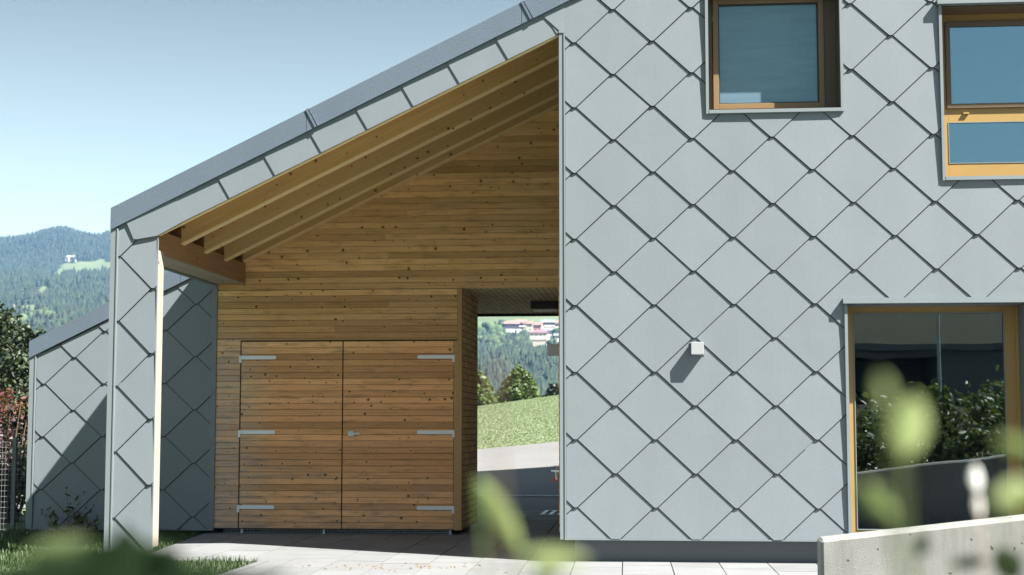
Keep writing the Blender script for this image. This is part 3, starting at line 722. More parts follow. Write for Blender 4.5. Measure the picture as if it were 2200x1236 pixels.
# double doors
def hinge(x_in, x_out, z, door):
    mb = MB(); lo, hi = min(x_in, x_out), max(x_in, x_out)
    c = .012
    if x_in < x_out: P = [(lo + c, z - .02), (hi, z - .02), (hi, z + .02), (lo + c, z + .02), (lo, z + .008), (lo, z - .008)]
    else: P = [(lo, z - .02), (hi - c, z - .02), (hi, z - .008), (hi, z + .008), (hi - c, z + .02), (lo, z + .02)]
    mb.prism_xz(P, 3.184, 3.192)
    xo = x_out
    mb.box(xo - .012, xo + .012, 3.176, 3.20, z - .055, z + .022)
    for k in (.12, .48, .88):
        xx = x_out + (x_in - x_out) * k; mb.tube([(xx, 3.186, z), (xx, 3.180, z)], .007 if k > .2 else .011, 8)
    mb.build('hinge', M['hinge'], door)
for (a, b_, side) in ((D0, D1 - .006, 0), (D1 + .006, D2, 1)):
    mb = MB(); boards(mb, a, b_, .057, ZT - .028, 3.198 + .001 * side, joints=False)
    d = mb.build('door', M['wall_wood'], house)
    d['label'] = 'left boarded shed door' if side == 0 else 'right boarded shed door with the lever handle'
    for z in (.283, 1.088, 1.897):
        if side == 0: hinge(a + .39, a - .008, z, d)
        else: hinge(b_ - .392, b_ + .002, z, d)
    if side:
        mb = MB(); mb.box(-2.624, -2.566, 3.182, 3.196, 1.045, 1.103); mb.box(-2.612, -2.49, 3.142, 3.156, 1.064, 1.084); mb.box(-2.612, -2.59, 3.150, 3.19, 1.064, 1.084)
        mb.build('handle', M['steel'], d)
# dark band under the shed with feet and vermin mesh
for x in (-3.79, -2.89, -1.52):
    mb = MB(); mb.box(x - .012, x + .012, 3.24, 3.264, -.02, .055); mb.build('shed_foot', M['zinc'], house)
mb = MB()
for i in range(96):
    x = -4.0 + i * .026; mb.box(x - .0012, x + .0012, 3.28, 3.282, -.02, .056)
for z in (.0, .018, .036): mb.box(-4.0, -1.5, 3.283, 3.285, z, z + .0022)
mb.build('vent_mesh', M['steel'], house)

# passage lining
mb = MB(); mb.box(-1.46, -1.391, 3.264, 4.64, .05, 2.634); mb.box(-3.9, -1.46, 4.5, 4.64, .05, 2.6)
mb.build('passage_wall', M['lining_wall'], house)
mb = MB(); mb.box(-4.0, -.135, 3.265, 7.06, 2.636, 2.72); mb.build('passage_ceiling', M['lining_ceiling'], house)
mb = MB(); mb.box(-4.0, -.135, 7.062, 7.09, 2.60, 2.9); mb.build('passage_edge_trim', M['black'], house)
mb = MB()
for i in range(36):
    z0 = .25 + i * BH; mb.box(-.146, -.130, .06, 7.0, z0, z0 + BH - .004, 1)
mb.build('porch_side_cladding', M['wall_wood'], house)

# windows
def window(name_label, x0, x1, z0, z1, rec, sill_cap, sashes, fixed, dark=False, blind=False, bottom=True):
    """metal surround as the part; frame, sash, pane, blind as its sub-parts"""
    pr = .036; t_ = .034
    mb = MB()
    mb.box(x0 - t_ + .012, x0 + .003, -pr, .02, z0 - .03 if bottom else z0, z1 + (.0 if sill_cap else .03))
    mb.box(x1 - .003, x1 + t_ - .012, -pr, .02, z0 - .03 if bottom else z0, z1 + (.0 if sill_cap else .03))
    if bottom: mb.box(x0 + .004, x1 - .004, -pr - .003, .02, z0 - .028, z0 + .002)
    if sill_cap: mb.box(x0 - .036, x1 + .036, -.072, .02, z1 + .002, z1 + .048)
    else: mb.box(x0 + .004, x1 - .004, -pr, .02, z1 - .002, z1 + .028)
    w_ = mb.build('window', M['trim'], house); w_['label'] = name_label
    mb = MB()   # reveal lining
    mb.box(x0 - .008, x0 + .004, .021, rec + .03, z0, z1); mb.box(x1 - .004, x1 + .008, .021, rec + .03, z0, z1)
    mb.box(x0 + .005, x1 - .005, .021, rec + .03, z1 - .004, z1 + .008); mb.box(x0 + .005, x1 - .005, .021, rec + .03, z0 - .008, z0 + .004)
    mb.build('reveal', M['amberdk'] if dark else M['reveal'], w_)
    return w_
def ring(mb, x0, x1, z0, z1, wd, y0, y1, wb=None, wt=None, wr=None):
    wb = wb or wd; wt = wt or wd; wr = wr or wd
    mb.box(x0, x0 + wd, y0, y1, z0, z1); mb.box(x1 - wr, x1, y0, y1, z0, z1)
    mb.box(x0 + wd, x1 - wr, y0 + .0005, y1, z0, z0 + wb); mb.box(x0 + wd, x1 - wr, y0 + .0005, y1, z1 - wt, z1)
def pane(x0, x1, z0, z1, y, parent, m='glass'):
    mb = MB(); mb.box(x0, x1, y, y + .006, z0, z1); return mb.build('pane', M[m], parent)
def room(x0, x1, z0, z1, parent, y=.36):
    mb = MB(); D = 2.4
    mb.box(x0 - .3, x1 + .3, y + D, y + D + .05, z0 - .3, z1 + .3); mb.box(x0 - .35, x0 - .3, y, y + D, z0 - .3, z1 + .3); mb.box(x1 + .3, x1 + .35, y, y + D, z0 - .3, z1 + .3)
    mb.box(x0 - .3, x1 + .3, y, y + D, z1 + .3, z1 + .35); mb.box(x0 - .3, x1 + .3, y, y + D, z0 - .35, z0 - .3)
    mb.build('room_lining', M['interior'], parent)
# upper left window: single sash with woven screen
x0, x1, z0, z1 = W1
wn = window('upper window with a woven screen behind the glass', x0, x1, z0, z1, .30, False, 1, 0, True)
mb = MB(); ring(mb, x0 + .004, x1 - .004, z0 + .004, z1 - .004, .045, .285, .34, wb=.062, wr=.10); mb.build('frame', M['amberdk'], wn)
mb = MB(); ring(mb, x0 + .053, x1 - .107, z0 + .066, z1 - .05, .048, .262, .32); mb.box(x0 + .052, x0 + .060,   .258, .264, z0 + .42, z0 + .47); mb.build('sash', M['amber_shade'], wn, bevel=.003)
mb = MB(); ring(mb, x0 + .101, x1 - .155, z0 + .114, z1 - .098, .010, .275, .3); mb.build('gasket', M['rubber'], wn)
pane(x0 + .105, x1 - .16, z0 + .118, z1 - .1, .295, wn, 'glassw')
mb = MB(); nb = 1; mb.box(x0 + .09, x1 - .14, .325, .329, z0 + .1, z1 - .08); mb.build('screen', M['blind'], wn)
# right window: sash above, fixed light below
x0, x1, z0, z1 = W2
wn = window('upper right window with ochre crossbar and two blue panes', x0, x1, z0, z1, .30, True, 1, 1, True)
mb = MB(); ring(mb, x0 + .004, x1 - .004, z0 + .004, z1 - .004, .09, .285, .34, wb=.165, wt=.07); mb.box(x0 + .094, x1 - .094, .285, .34, 3.792, 3.915)
mb.box(x0 + .22, x0 + .27, .262, .285, 3.862, 3.876); mb.build('frame', M['amber'], wn, bevel=.002)
mb = MB(); ring(mb, x0 + .082, x1 - .082, 3.913, z1 - .07, .042, .262, .32); mb.build('sash', M['amberdk'], wn, bevel=.003)
pane(x0 + .12, x1 - .12, 3.95, z1 - .10, .292, wn); pane(x0 + .09, x1 - .09, z0 + .16, 3.796, .296, wn)
mb = MB(); ring(mb, x0 + .092, x1 - .092, z0 + .164, 3.794, .006, .280, .29); mb.build('glazing_bead', M['trim'], wn)
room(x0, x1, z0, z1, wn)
# ground floor glazed opening
x0, x1, z0, z1 = W3
wn = window('tall ground floor window in an ochre frame', x0, x1, z0, z1, .30, True, 0, 1, False, bottom=False)
mb = MB(); ring(mb, x0 + .002, x1 - .002, z0, z1 - .002, .085, .27, .34, wb=.07, wt=.058, wr=.115); mb.box(x1 - .028, x1 - .006, .20, .27, z0, z1 - .01)
mb.build('frame', M['amber'], wn, bevel=.002)
mb = MB(); ring(mb, x0 + .085, x1 - .115, z0 + .07, z1 - .058, .007, .262, .275); mb.build('glazing_bead', M['trim'], wn)
pane(x0 + .09, x1 - .12, z0 + .075, z1 - .063, .285, wn, 'glassdk')
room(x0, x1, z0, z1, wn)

# ------------------------------------------------------------------ fittings
def lamp(x, z, label):
    e = empty('wall_lamp', (x, 0, z), label=label, cat='wall lamp', group='cube wall lamps')
    return e
mb = MB(); mb.box(.992, 1.098, -.115, -.014, 1.762, 1.867)
l1 = mb.build('wall_lamp', M['lampbox'], None, origin=(1.045, -.01, 1.8145), bevel=.003)
tag(l1, 'small pale cube lamp on the sunlit diamond tiles left of the tall window', 'wall lamp', 'cube wall lamps')
mb = MB(); mb.box(-.30, -.148, .80, .905, 1.80, 1.905)
l2 = mb.build('wall_lamp', M['lampbox'], None, origin=(-.146, .85, 1.85), bevel=.003)
for ll, box_ in ((l1, (.985, 1.105, -.0145, -.010, 1.755, 1.874)), (l2, (-.1475, -.144, .793, .912, 1.793, 1.912))):
    mb = MB(); mb.box(*box_); q_ = mb.build('mounting_plate', M['plinth'], ll); q_.matrix_parent_inverse = Matrix.Translation(-Vector(ll.location))
mb = MB(); mb.box(1.003, 1.087, -.104, -.028, 1.7595, 1.7618); q_ = mb.build('lens', M['diffuser'], l1); q_.matrix_parent_inverse = Matrix.Translation(-Vector(l1.location))
tag(l2, 'shaded cube lamp peeping past the house corner in the passage', 'wall lamp', 'cube wall lamps')
e = empty('tap', (-.146, .5, .74), label='metal garden tap with a red handle at the house corner', cat='tap')
mb = MB(); mb.tube([(-.147, .5, .755), (-.20, .5, .76), (-.245, .5, .76)], [.014, .012, .010], 10); mb.tube([(-.20, .5, .76), (-.20, .5, .70), (-.195, .5, .68)], [.012, .011, .009], 10); mb.tube([(-.195, .5, .775), (-.195, .5, .80)], .006, 8); mb.box(-.222, -.168, .493, .507, .798, .806)
mb.tube([(-.150, .5, .755), (-.144, .5, .755)], .028, 12)
ob = mb.build('spout', M['steel'], e, smooth=False); ob.matrix_parent_inverse = Matrix.Translation((.146, -.5, -.74))
mb = MB(); mb.tube([(-.222, .5, .70), (-.222, .5, .665)], [.012, .015], 8); mb.box(-.232, -.21, .49, .51, .668, .70)
ob = mb.build('handle', M['redhandle'], e); ob.matrix_parent_inverse = Matrix.Translation((.146, -.5, -.74))
e = empty('ceiling_light', (-.63, 5.14, 2.63), label='flat black ceiling light near the end of the passage ceiling', cat='ceiling light')
inv = Matrix.Translation((.63, -5.14, -2.63))
mb = MB(); mb.box(-.80, -.47, 4.98, 5.30, 2.545, 2.634); ob = mb.build('casing', M['black'], e, bevel=.008); ob.matrix_parent_inverse = inv
mb = MB(); mb.box(-.775, -.495, 5.005, 5.275, 2.530, 2.5445); ob = mb.build('diffuser', M['diffuser'], e, bevel=.003); ob.matrix_parent_inverse = inv

# ------------------------------------------------------------------ paving, asphalt
def in_half(P, planes): return clip_planes(P, planes)
mb = MB(); rr = random.Random(11)
th = -.021; PW = .4075
la = ((-4.19, 3.12), (-3.86, 0.02))
nxl, nyl = (la[0][1] - la[1][1]), -(la[0][0] - la[1][0])    # left boundary
cl = nxl * la[0][0] + nyl * la[0][1]
A_pl = [(-nxl, -nyl, -cl, 'e'), (0, -1, .16, 'i')]
B_pl = [(-1, 0, 2.62, 'e'), (0, 1, -.16, 'i')]
for c in range(-12, 24):
    yo = rr.choice([0, .405, .2, .6]); 
    for r in range(-6, 12):
        xa = -.013 + c * PW; ya = .13 + yo + r * .81
        if ya > 8.0: continue
        g = .0042; q = [(xa + g, ya + g), (xa + PW - g, ya + g), (xa + PW - g, min(ya + .81, 8.06) - g), (xa + g, min(ya + .81, 8.06) - g)]
        q = [(x + th * (y - .13), y, 'e') for x, y in q]
        dz = rr.uniform(-.0015, .0015)
        for pls in (A_pl, B_pl):
            P = clip_planes(q, pls)
            if not P: continue
            n = len(P); V = [(x, y, dz) for x, y, _ in P] + [(x, y, -.04) for x, y, _ in P]
            mb.solid(V, [tuple(range(n))] + [(i, i + n, (i + 1) % n + n, (i + 1) % n) for i in range(n)])
pv = mb.build('pavement', M['paver']); pv['kind'] = 'structure'
mb = MB(); mb.box(-2.70, -2.625, -5.0, -.17, -.06, .006); kb = mb.build('kerb', M['paver']); kb['kind'] = 'structure'
# bedding below the slabs
mb = MB(); mb.face([(-4.15, -.1, -.012), (12, -.1, -.012), (12, 8.0, -.012), (-4.15, 8.0, -.012)]); mb.face([(-2.6, -6, -.012), (12, -6, -.012), (12, -.1, -.012), (-2.6, -.1, -.012)])
bd = mb.build('bedding_sand', simple('joint_sand', (.06, .055, .045), .95)); bd['kind'] = 'structure'
# asphalt drive following the bank
xs = np.linspace(-9, 14, 60); ys = np.concatenate([np.linspace(8.07, 12.2, 8), np.linspace(12.5, 22.3, 26)])
X, Y = np.meshgrid(xs, ys)
Y2 = Y + np.where(Y > 21.5, .05 * np.sin(X * 3.1) + .03 * np.sin(X * 9), 0)
Z = np.maximum(height(X, Y2), -.02) + .014; nr, nc = X.shape
i = np.arange(nr * nc).reshape(nr, nc)
rd = npmesh('road', np.stack([X, Y2, Z], -1).reshape(-1, 3), np.stack([i[:-1, :-1], i[:-1, 1:], i[1:, 1:], i[1:, :-1]], -1).reshape(-1, 4), M['asphalt'], smooth=True); rd['kind'] = 'structure'
# drainage channel across the drive
e = empty('drainage_channel', (-1, 12.3, 0), label='slotted metal drainage channel across the dark asphalt', cat='drain')
mb = MB()
for k in range(150):
    x = -7 + k * .1; mb.box(x, x + .062, 12.24, 12.36, .004, .018)
mb.box(-7, 8, 12.215, 12.239, .004, .02); mb.box(-7, 8, 12.361, 12.385, .004, .02)
ob = mb.build('grating', M['zinc'], e); ob.matrix_parent_inverse = Matrix.Translation((1, -12.3, 0))
mb = MB(); mb.box(-.80, -.30, 7.0, 7.9, .003, .007)
e = empty('floor_grate', (-.6, 7.4, 0), label='small slotted floor grate in the shaded pavers at the passage end', cat='grate')
mb = MB()
for k in range(6): mb.box(-.84 + k * .11, -.79 + k * .11, 6.95, 7.9, .003, .012)
mb.box(-.84, -.24, 6.90, 6.945, .003, .012); mb.box(-.84, -.24, 7.905, 7.95, .003, .012)
ob = mb.build('slats', M['zinc'], e); ob.matrix_parent_inverse = Matrix.Translation((.6, -7.4, 0))
mb = MB(); mb.box(-.42, .0, 1.55, 2.45, .002, .016)
dm = mb.build('door_mat', simple('coarse_mat', (.03, .03, .033), .95, 0, 150, .6), None, origin=(-.2, 2, .0), bevel=.004)
tag(dm, 'dark coarse mat on the pavers beside the house corner', 'mat')

mb = MB(); rr = random.Random(31)
for k in range(70):
    x = rr.gauss(-1.35, .55); y = rr.gauss(-.62, .16); a = rr.uniform(0, 3.14); q = rr.uniform(.006, .022); c_, s_ = math.cos(a) * q, math.sin(a) * q
    mb.solid([(x - c_, y - s_, .002), (x + s_ * .4, y - c_ * .4, .002), (x + c_, y + s_, .002), (x - s_ * .4, y + c_ * .4, .002), (x, y, .002 + q * .5)], [(0, 1, 4), (1, 2, 4), (2, 3, 4), (3, 0, 4)])
tag(mb.build('soil_crumbs', M['stem']), 'brown soil crumbs and dry bits scattered on the sunlit pavers', 'soil', kind='stuff')

# ------------------------------------------------------------------ concrete wall
wz = lambda x: .388 + (x - .86) * .117 + .21
mb = MB()
wx0, wx1 = 1.66, 9.0; yy0, yy1 = -4.03, -3.80
P = []
def wtop(x): return CAMP[2] - (.0825 * 9.4 - .117 * (x - CAMP[0]))
ch = .018
for (xa, xb) in ((wx0, wx1),):
    V = [(xa + ch, yy0, -.3), (xb, yy0, -.3), (xb, yy1, -.3), (xa + ch, yy1, -.3),
         (xa + ch, yy0, wtop(xa) - ch), (xb, yy0, wtop(xb) - ch), (xb, yy1, wtop(xb) - ch), (xa + ch, yy1, wtop(xa) - ch),
         (xa + ch, yy0 + ch, wtop(xa)), (xb, yy0 + ch, wtop(xb)), (xb, yy1 - ch, wtop(xb)), (xa + ch, yy1 - ch, wtop(xa)),
         (xa, yy0 + ch, -.3), (xa, yy1 - ch, -.3), (xa, yy0 + ch, wtop(xa) - ch), (xa, yy1 - ch, wtop(xa) - ch)]
    Fc = [(0, 1, 5, 4), (2, 3, 7, 6), (4, 5, 9, 8), (6, 7, 11, 10), (8, 9, 10, 11), (1, 2, 6, 5, ), (5, 6, 10, 9), (12, 0, 4, 14), (3, 13, 15, 7), (13, 12, 14, 15), (14, 4, 8), (7, 15, 11), (14, 8, 11, 15)]
    mb.solid(V, Fc)
rw = mb.build('retaining_wall', M['concrete'])
tag(rw, 'low concrete wall with a sloping top in front of the tall window', 'wall')
# gravel bed and shrubs in the sun beyond the wall, mirrored in the tall window
mb = MB()
mb.solid([(3.1, -11.5, -.1), (11, -11.5, -.1), (11, -4.3, -.1), (3.1, -4.3, -.1), (3.1, -11.5, .45), (11, -11.5, 1.1), (11, -4.3, 1.05), (3.1, -4.3, .42)], [(4, 5, 6, 7), (0, 1, 5, 4), (3, 0, 4, 7), (2, 3, 7, 6), (1, 2, 6, 5)])
gb = mb.build('gravel_bed', M['gravel']); gb['kind'] = 'structure'

# ------------------------------------------------------------------ foliage
def leaves(centers, size, aspect=1.5, up=.35, rg=rng, flat=0):
    """leaf faces (pointed ovals of 6 corners) at the given points; returns verts, quads"""
    n = len(centers)
    nrm = rg.normal(size=(n, 3)); nrm[:, 2] = np.abs(nrm[:, 2]) + up; nrm /= np.linalg.norm(nrm, axis=1)[:, None]
    t = rg.normal(size=(n, 3)); t -= nrm * (t * nrm).sum(1)[:, None]; t /= np.linalg.norm(t, axis=1)[:, None]
    b = np.cross(nrm, t); s = size * rg.uniform(.6, 1.3, (n, 1))
    a = s * aspect * .5; w_ = s * .5
    P = np.stack([centers - t * a, centers - t * a * .3 + b * w_ * .9 + nrm * w_ * .25, centers + t * a * .45 + b * w_ * .75 + nrm * w_ * .2, centers + t * a, centers + t * a * .45 - b * w_ * .75 + nrm * w_ * .2, centers - t * a * .3 - b * w_ * .9 + nrm * w_ * .25], 1)
    V = P.reshape(-1, 3); i = np.arange(n)[:, None] * 6
    Fc = np.concatenate([i + np.array([[0, 1, 2, 3]]), i + np.array([[0, 3, 4, 5]])])
    return V, Fc
def clump_points(n, center, radii, nclump, spread, rg=rng, shell=.55, lo=-1):
    c = rg.normal(size=(nclump * 3, 3)); c /= np.linalg.norm(c, axis=1)[:, None]
    c = c[c[:, 2] > lo][:nclump]; r = shell + (1 - shell) * rg.random((len(c), 1)) ** .6
    c = c * r
    k = rg.integers(0, len(c), n); p = c[k] + rg.normal(size=(n, 3)) * spread * rg.uniform(.5, 1.2, (len(c), 1))[k]
    return p * np.array(radii) + np.array(center)
def tree(name, label, base, h, radii, n, size, m, cat='tree', group=None, nclump=60, spread=.17, trunk_r=.12, crown_lo=.15, kind_lo=-1, seed=1, conic=0):
    rg = np.random.default_rng(seed)
    e = empty(name, base, label=label, cat=cat, group=group)
    c = (0, 0, h * crown_lo + radii[2])
    pts = clump_points(n, c, radii, nclump, spread, rg)
    if conic:
        f = np.clip((pts[:, 2] - h * crown_lo) / (2 * radii[2]), 0, 1.1); s_ = (1.15 - conic * f)[:, None]
        pts[:, :2] = pts[:, :2] * s_
    V, Fc = leaves(pts, size, rg=rg)
    npmesh('crown', V, Fc, m, parent=e)
    mb = MB(); rr = random.Random(seed)
    mb.tube([(0, 0, -.6), (.03 * h * .1, 0, h * .3), (-.02 * h, .01 * h, h * .6), (0, 0, h * .88)], [trunk_r, trunk_r * .8, trunk_r * .5, trunk_r * .12], 8)
    for k in range(12):
        z = h * rr.uniform(crown_lo, .75); an = rr.uniform(0, 6.28); q = rr.uniform(.5, .85)
        ex = Vector((math.cos(an) * radii[0] * q, math.sin(an) * radii[1] * q, z + radii[2] * rr.uniform(.1, .5)))
        mb.tube([(0, 0, z), tuple(Vector((0, 0, z)).lerp(ex, .5) + Vector((0, 0, -.03 * h))), tuple(ex)], [trunk_r * .4, trunk_r * .25, trunk_r * .06], 5)
    mb.build('trunk', M['bark'], e)
    return e
# tree behind the left wing
g = ray_at(52, 655, 36)
tree('broadleaf_tree', 'dense dark green tree behind the left wing, above the reddish shrub', (g.x - .9, g.y, -1.7), 5.55, (2.1, 2.1, 2.3), 30000, .085, M['leaf_tree'], nclump=170, spread=.09, seed=3, crown_lo=.15)
g = ray_at(112, 690, 39)
tree('broadleaf_tree', 'smaller dark green tree crown just left of the roof edge coping', (g.x + .1, g.y, -1.9), 5.0, (.85, .85, 2.0), 9000, .08, M['leaf_tree'], nclump=60, spread=.15, seed=5, crown_lo=.18)
# smoke bush at the fence
e = empty('smoke_bush', (-7.5, 5.2, 0), label='purple leaved shrub with reddish top behind the wire fence', cat='shrub')
rg = np.random.default_rng(21)
p1 = clump_points(7500, (-.50, .0, .78), (1.0, .6, .80), 70, .16, rg); p1 = p1[p1[:, 2] > .05]
p3 = clump_points(3500, (-.55, .1, .35), (1.05, .6, .45), 40, .25, rg); p3 = p3[p3[:, 2] > .02]; p1 = np.concatenate([p1, p3])
V, Fc = leaves(p1, .05, 1.25, rg=rg); npmesh('foliage', V, Fc, M['leaf_purple'], parent=e)
p2 = clump_points(1300, (-.50, -.1, 1.42), (.85, .5, .30), 40, .2, rg); V, Fc = leaves(p2, .042, 1.5, rg=rg); ob = npmesh('top_foliage', V, Fc, M['leaf_red'], parent=e); ob['label'] = 'reddish young leaves at the top'
mb = MB(); rr = random.Random(4)
for k in range(16):
    a = rr.uniform(-1.4, .8); b_ = rr.uniform(-.4, .4); mb.tube([(a * .5, b_ * .3, -.05), (a * .8, b_, .8), (a, b_ * 1.2, 1.45 + rr.uniform(-.3, .2))], [.014, .010, .004], 5)
mb.build('branches', M['stem'], e)
# wire mesh fence
e = empty('wire_fence', (-6.4, 3.5, 0), label='galvanised wire mesh fence with a steel post in front of the purple shrub', cat='fence')
inv = Matrix.Translation((6.4, -3.5, 0))
mb = MB(); x0f, x1f = -9.6, -6.22; fy = lambda x: 3.45 - (-6.22 - x) * .45
x = x1f
while x > x0f:
    y = fy(x); mb.box(x - .0011, x + .0011, y - .001, y + .001, .0, .98); x -= .031
k = 0
while k < 17:
    z = .02 + k * .06
    V = []
    for (xx) in (x0f, x1f):
        V += [(xx, fy(xx) - .003, z - .0014), (xx, fy(xx) + .003, z - .0014), (xx, fy(xx) + .003, z + .0014), (xx, fy(xx) - .003, z + .0014)]
    mb.solid(V, [(0, 4, 5, 1), (1, 5, 6, 2), (2, 6, 7, 3), (3, 7, 4, 0)]); k += 1
ob = mb.build('mesh_panel', M['fence'], e); ob.matrix_parent_inverse = inv
for xx in (-6.42, -8.4):
    mb = MB(); y = fy(xx) + .03; mb.box(xx - .02, xx + .02, y - .02, y + .02, -.1, 1.03); ob = mb.build('post', M['plinth'], e); ob.matrix_parent_inverse = inv

# weeds standing against the grey wall and lawn grass
def stalk_plant(x, y, h, label, seed, heads=True):
    rr = random.Random(seed); e = empty('weed', (x, y, -.02), label=label, cat='weed', group='weeds by the set back wall')
    mb = MB(); hd = MB(); pts = []
    for k in range(4):
        a = rr.uniform(-.12, .12); b_ = rr.uniform(-.05, .05); hh = h * rr.uniform(.55, 1)
        P = [(0, 0, 0), (a * .3, b_ * .4, hh * .4), (a, b_, hh * .8), (a * 1.6, b_, hh)]
        mb.tube(P, [.004, .0035, .0025, .002], 4)
        for q in range(5):
            t_ = rr.uniform(.2, .9); pts.append((a * t_ * 1.2 + rr.uniform(-.03, .03), b_ * t_, hh * t_))
        if heads:
            hd = MB(); hd.tube([P[-1], (P[-1][0], P[-1][1], hh + .02)], [.008, .013], 6); hd.build('seed_head', M['stem'], e)
    V, Fc = leaves(np.array(pts), .04, 2.2, rg=np.random.default_rng(seed))
    npmesh('leaves', V, Fc, M['leaf_hedge'], parent=e); mb.build('stalks', M['stem'], e)
for (px_, h_, lb, s) in ((90, .30, 'leafy weed at the left corner of the grey wall', 1), (112, .50, 'tallest dry weed with round seed heads before the shaded tiles', 2), (140, .36, 'dry weed with seed heads right of the tallest one', 3), (168, .25, 'low leafy weed just left of the porch post', 4)):
    g = ray_at(px_, 1142, 16.35); stalk_plant(g.x, 3.0, h_, lb, s)

def grass_patch(name, n, xr, yr, test, h, zf=lambda x, y: -.02, m='grass', wd=.004, seed=3, label=None, cat=None):
    rg = np.random.default_rng(seed); P = np.stack([rg.uniform(*xr, n), rg.uniform(*yr, n)], 1)
    P = P[test(P[:, 0], P[:, 1])]; n = len(P)
    z = zf(P[:, 0], P[:, 1]) * np.ones(n); hh = h * rg.uniform(.4, 1.2, n) * (1 + (.6 if m == 'grass' else .15) * np.sin(P[:, 0] * 3.7 + P[:, 1]) * np.cos(P[:, 1] * 2.9)).clip(.35, 2)
    an = rg.uniform(0, 6.283, n); lean = rg.uniform(.1, .8, n) * hh; dx = np.cos(an) * lean; dy = np.sin(an) * lean
    wx = -np.sin(an) * wd; wy = np.cos(an) * wd
    B = np.stack([P[:, 0], P[:, 1], z], 1)
    V = np.stack([B + np.stack([-wx, -wy, 0 * z], 1), B + np.stack([wx, wy, 0 * z], 1), B + np.stack([dx * .4 + wx * .7, dy * .4 + wy * .7, hh * .6], 1), B + np.stack([dx * .4 - wx * .7, dy * .4 - wy * .7, hh * .6], 1), B + np.stack([dx, dy, hh * .95], 1)], 1).reshape(-1, 3)
    i = np.arange(n)[:, None] * 5; Fc = np.concatenate([i + [[0, 1, 2, 3]], i + [[3, 2, 4, 4]]])
    q = Fc[:n]; t3 = i + [[3, 2, 4]]
    # quads and triangles as one mesh of triangles
    T = np.concatenate([q[:, [0, 1, 2]], q[:, [0, 2, 3]], t3])
    o = npmesh(name, V, T, M[m]); tag(o, label, cat, kind='stuff'); return o
def lawn_test(X, Y):
    left = (X < (-3.86 - .1065 * Y) - .02) | (Y > 3.35)
    front = (Y < -.17) & (X < -2.71)
    return (left & (Y > -.17)) | front
grass_patch('grass', 60000, (-8.2, -2.7), (-2.6, 3.25), lawn_test, .055, label='short green lawn grass beside the pavers', cat='grass')
grass_patch('meadow_grass', 90000, (-9.5, 1.5), (22.2, 62), lambda X, Y: np.abs(X + 2.4 + (Y - 22) * .09) < 3.6 + (Y - 22) * .03, .03, zf=lambda x, y: height(x, y), wd=.014, m='meadow', seed=5, label='pale mown meadow grass beyond the asphalt', cat='grass')
# ground sheet under the lawn on the left, flat
mb = MB(); mb.face([(-30, -2.5, -.024), (-3.0, -2.5, -.024), (-3.0, 8, -.024), (-30, 8, -.024)]); 
xs = np.linspace(-40, 14, 60); ys = np.linspace(-2.6, 8.2, 14); X, Y = np.meshgrid(xs, ys); Z = np.full_like(X, -.026); nr, nc = X.shape; i = np.arange(nr * nc).reshape(nr, nc)
gl = npmesh('lawn_ground', np.stack([X, Y, Z], -1).reshape(-1, 3), np.stack([i[:-1, :-1], i[:-1, 1:], i[1:, 1:], i[1:, :-1]], -1).reshape(-1, 4), M['ground'], col=np.tile([.03, .04, .015, 1], (nr * nc, 1))); gl['kind'] = 'structure'
# daisies in the lawn
k = 0
rr = random.Random(8)
for j in range(12):
    x = rr.uniform(-6.3, -4.3); y = rr.uniform(.4, 3.0); 
    mb = MB(); mb.tube([(0, 0, 0), (.005, 0, .06)], .0015, 4)
    mb.tube([(.005, 0, .058), (.005, 0, .064)], [.006, .012], 8)
    d = mb.build('daisy', [M['flower']], None); d.location = (x, y, -.02)
    tag(d, 'tiny white daisy in the shaded lawn beside the post', 'flower', 'daisies in the lawn')

# ------------------------------------------------------------------ trees on the meadow edge
for (px_, top, d_, rx, lab, sd, m_, n_) in ((1118, 783, 96, 1.55, 'bushy light green tree on the meadow edge, centre of the passage view', 11, 'leaf_birch', 5200), (1032, 800, 90, 1.0, 'light green tree at the meadow edge, half hidden by the passage wall', 12, 'leaf_birch', 3600), (1200, 822, 98, .75, 'low green bush on the meadow edge beside the house corner', 13, 'leaf_tree', 1800), (1172, 846, 97, .55, 'small dark bush between the bushy tree and the house corner', 14, 'leaf_tree', 900)):
    t_ = ray_at(px_, top, d_); zb = float(height(t_.x, t_.y)); h_ = t_.z - zb
    tree('meadow_tree', lab, (t_.x, t_.y, zb - .1), h_, (rx, rx, h_ * .47), n_, .17, M[m_], nclump=70, spread=.15, trunk_r=.09, crown_lo=.03, seed=sd, conic=.75 if rx > .9 else .3, group='trees on the meadow edge')

# ------------------------------------------------------------------ far forest (reads as one mass)
def conifer_template():
    V = []; Fc = []
    rg = random.Random(2)
    for lv, (zb, zt, r) in enumerate(((.08, .5, .19), (.3, .74, .145), (.55, 1.0, .10))):
        b = len(V); n = 7
        for j in range(n):
            a = 2 * math.pi * (j + rg.random() * .5) / n; q = r * rg.uniform(.75, 1.15); V.append((math.cos(a) * q, math.sin(a) * q, zb + rg.uniform(-.03, .03)))
        V.append((0, 0, zt))
        for j in range(n): Fc.append((b + j, b + (j + 1) % n, b + n))
    return np.array(V), np.array(Fc)
def blob_template():
    import bmesh
    bm = bmesh.new(); bmesh.ops.create_icosphere(bm, subdivisions=2, radius=.5); rg = random.Random(5)
    for v in bm.verts: v.co *= rg.uniform(.72, 1.18); v.co.z = v.co.z * .95 + .5
    V = np.array([tuple(v.co) for v in bm.verts]); Fc = np.array([[x.index for x in f.verts] for f in bm.faces]); bm.free(); return V, Fc
CLEAR = []
for hx_, hy_, hw_ in ((152, 561, 20), (14, 659, 22), (1125, 712, 42), (1188, 709, 24), (1160, 742, 24), (1175, 722, 22), (1200, 734, 12)):
    q_ = march(hx_, hy_); CLEAR.append((hx_, q_[1] - CAMP[1], hw_))
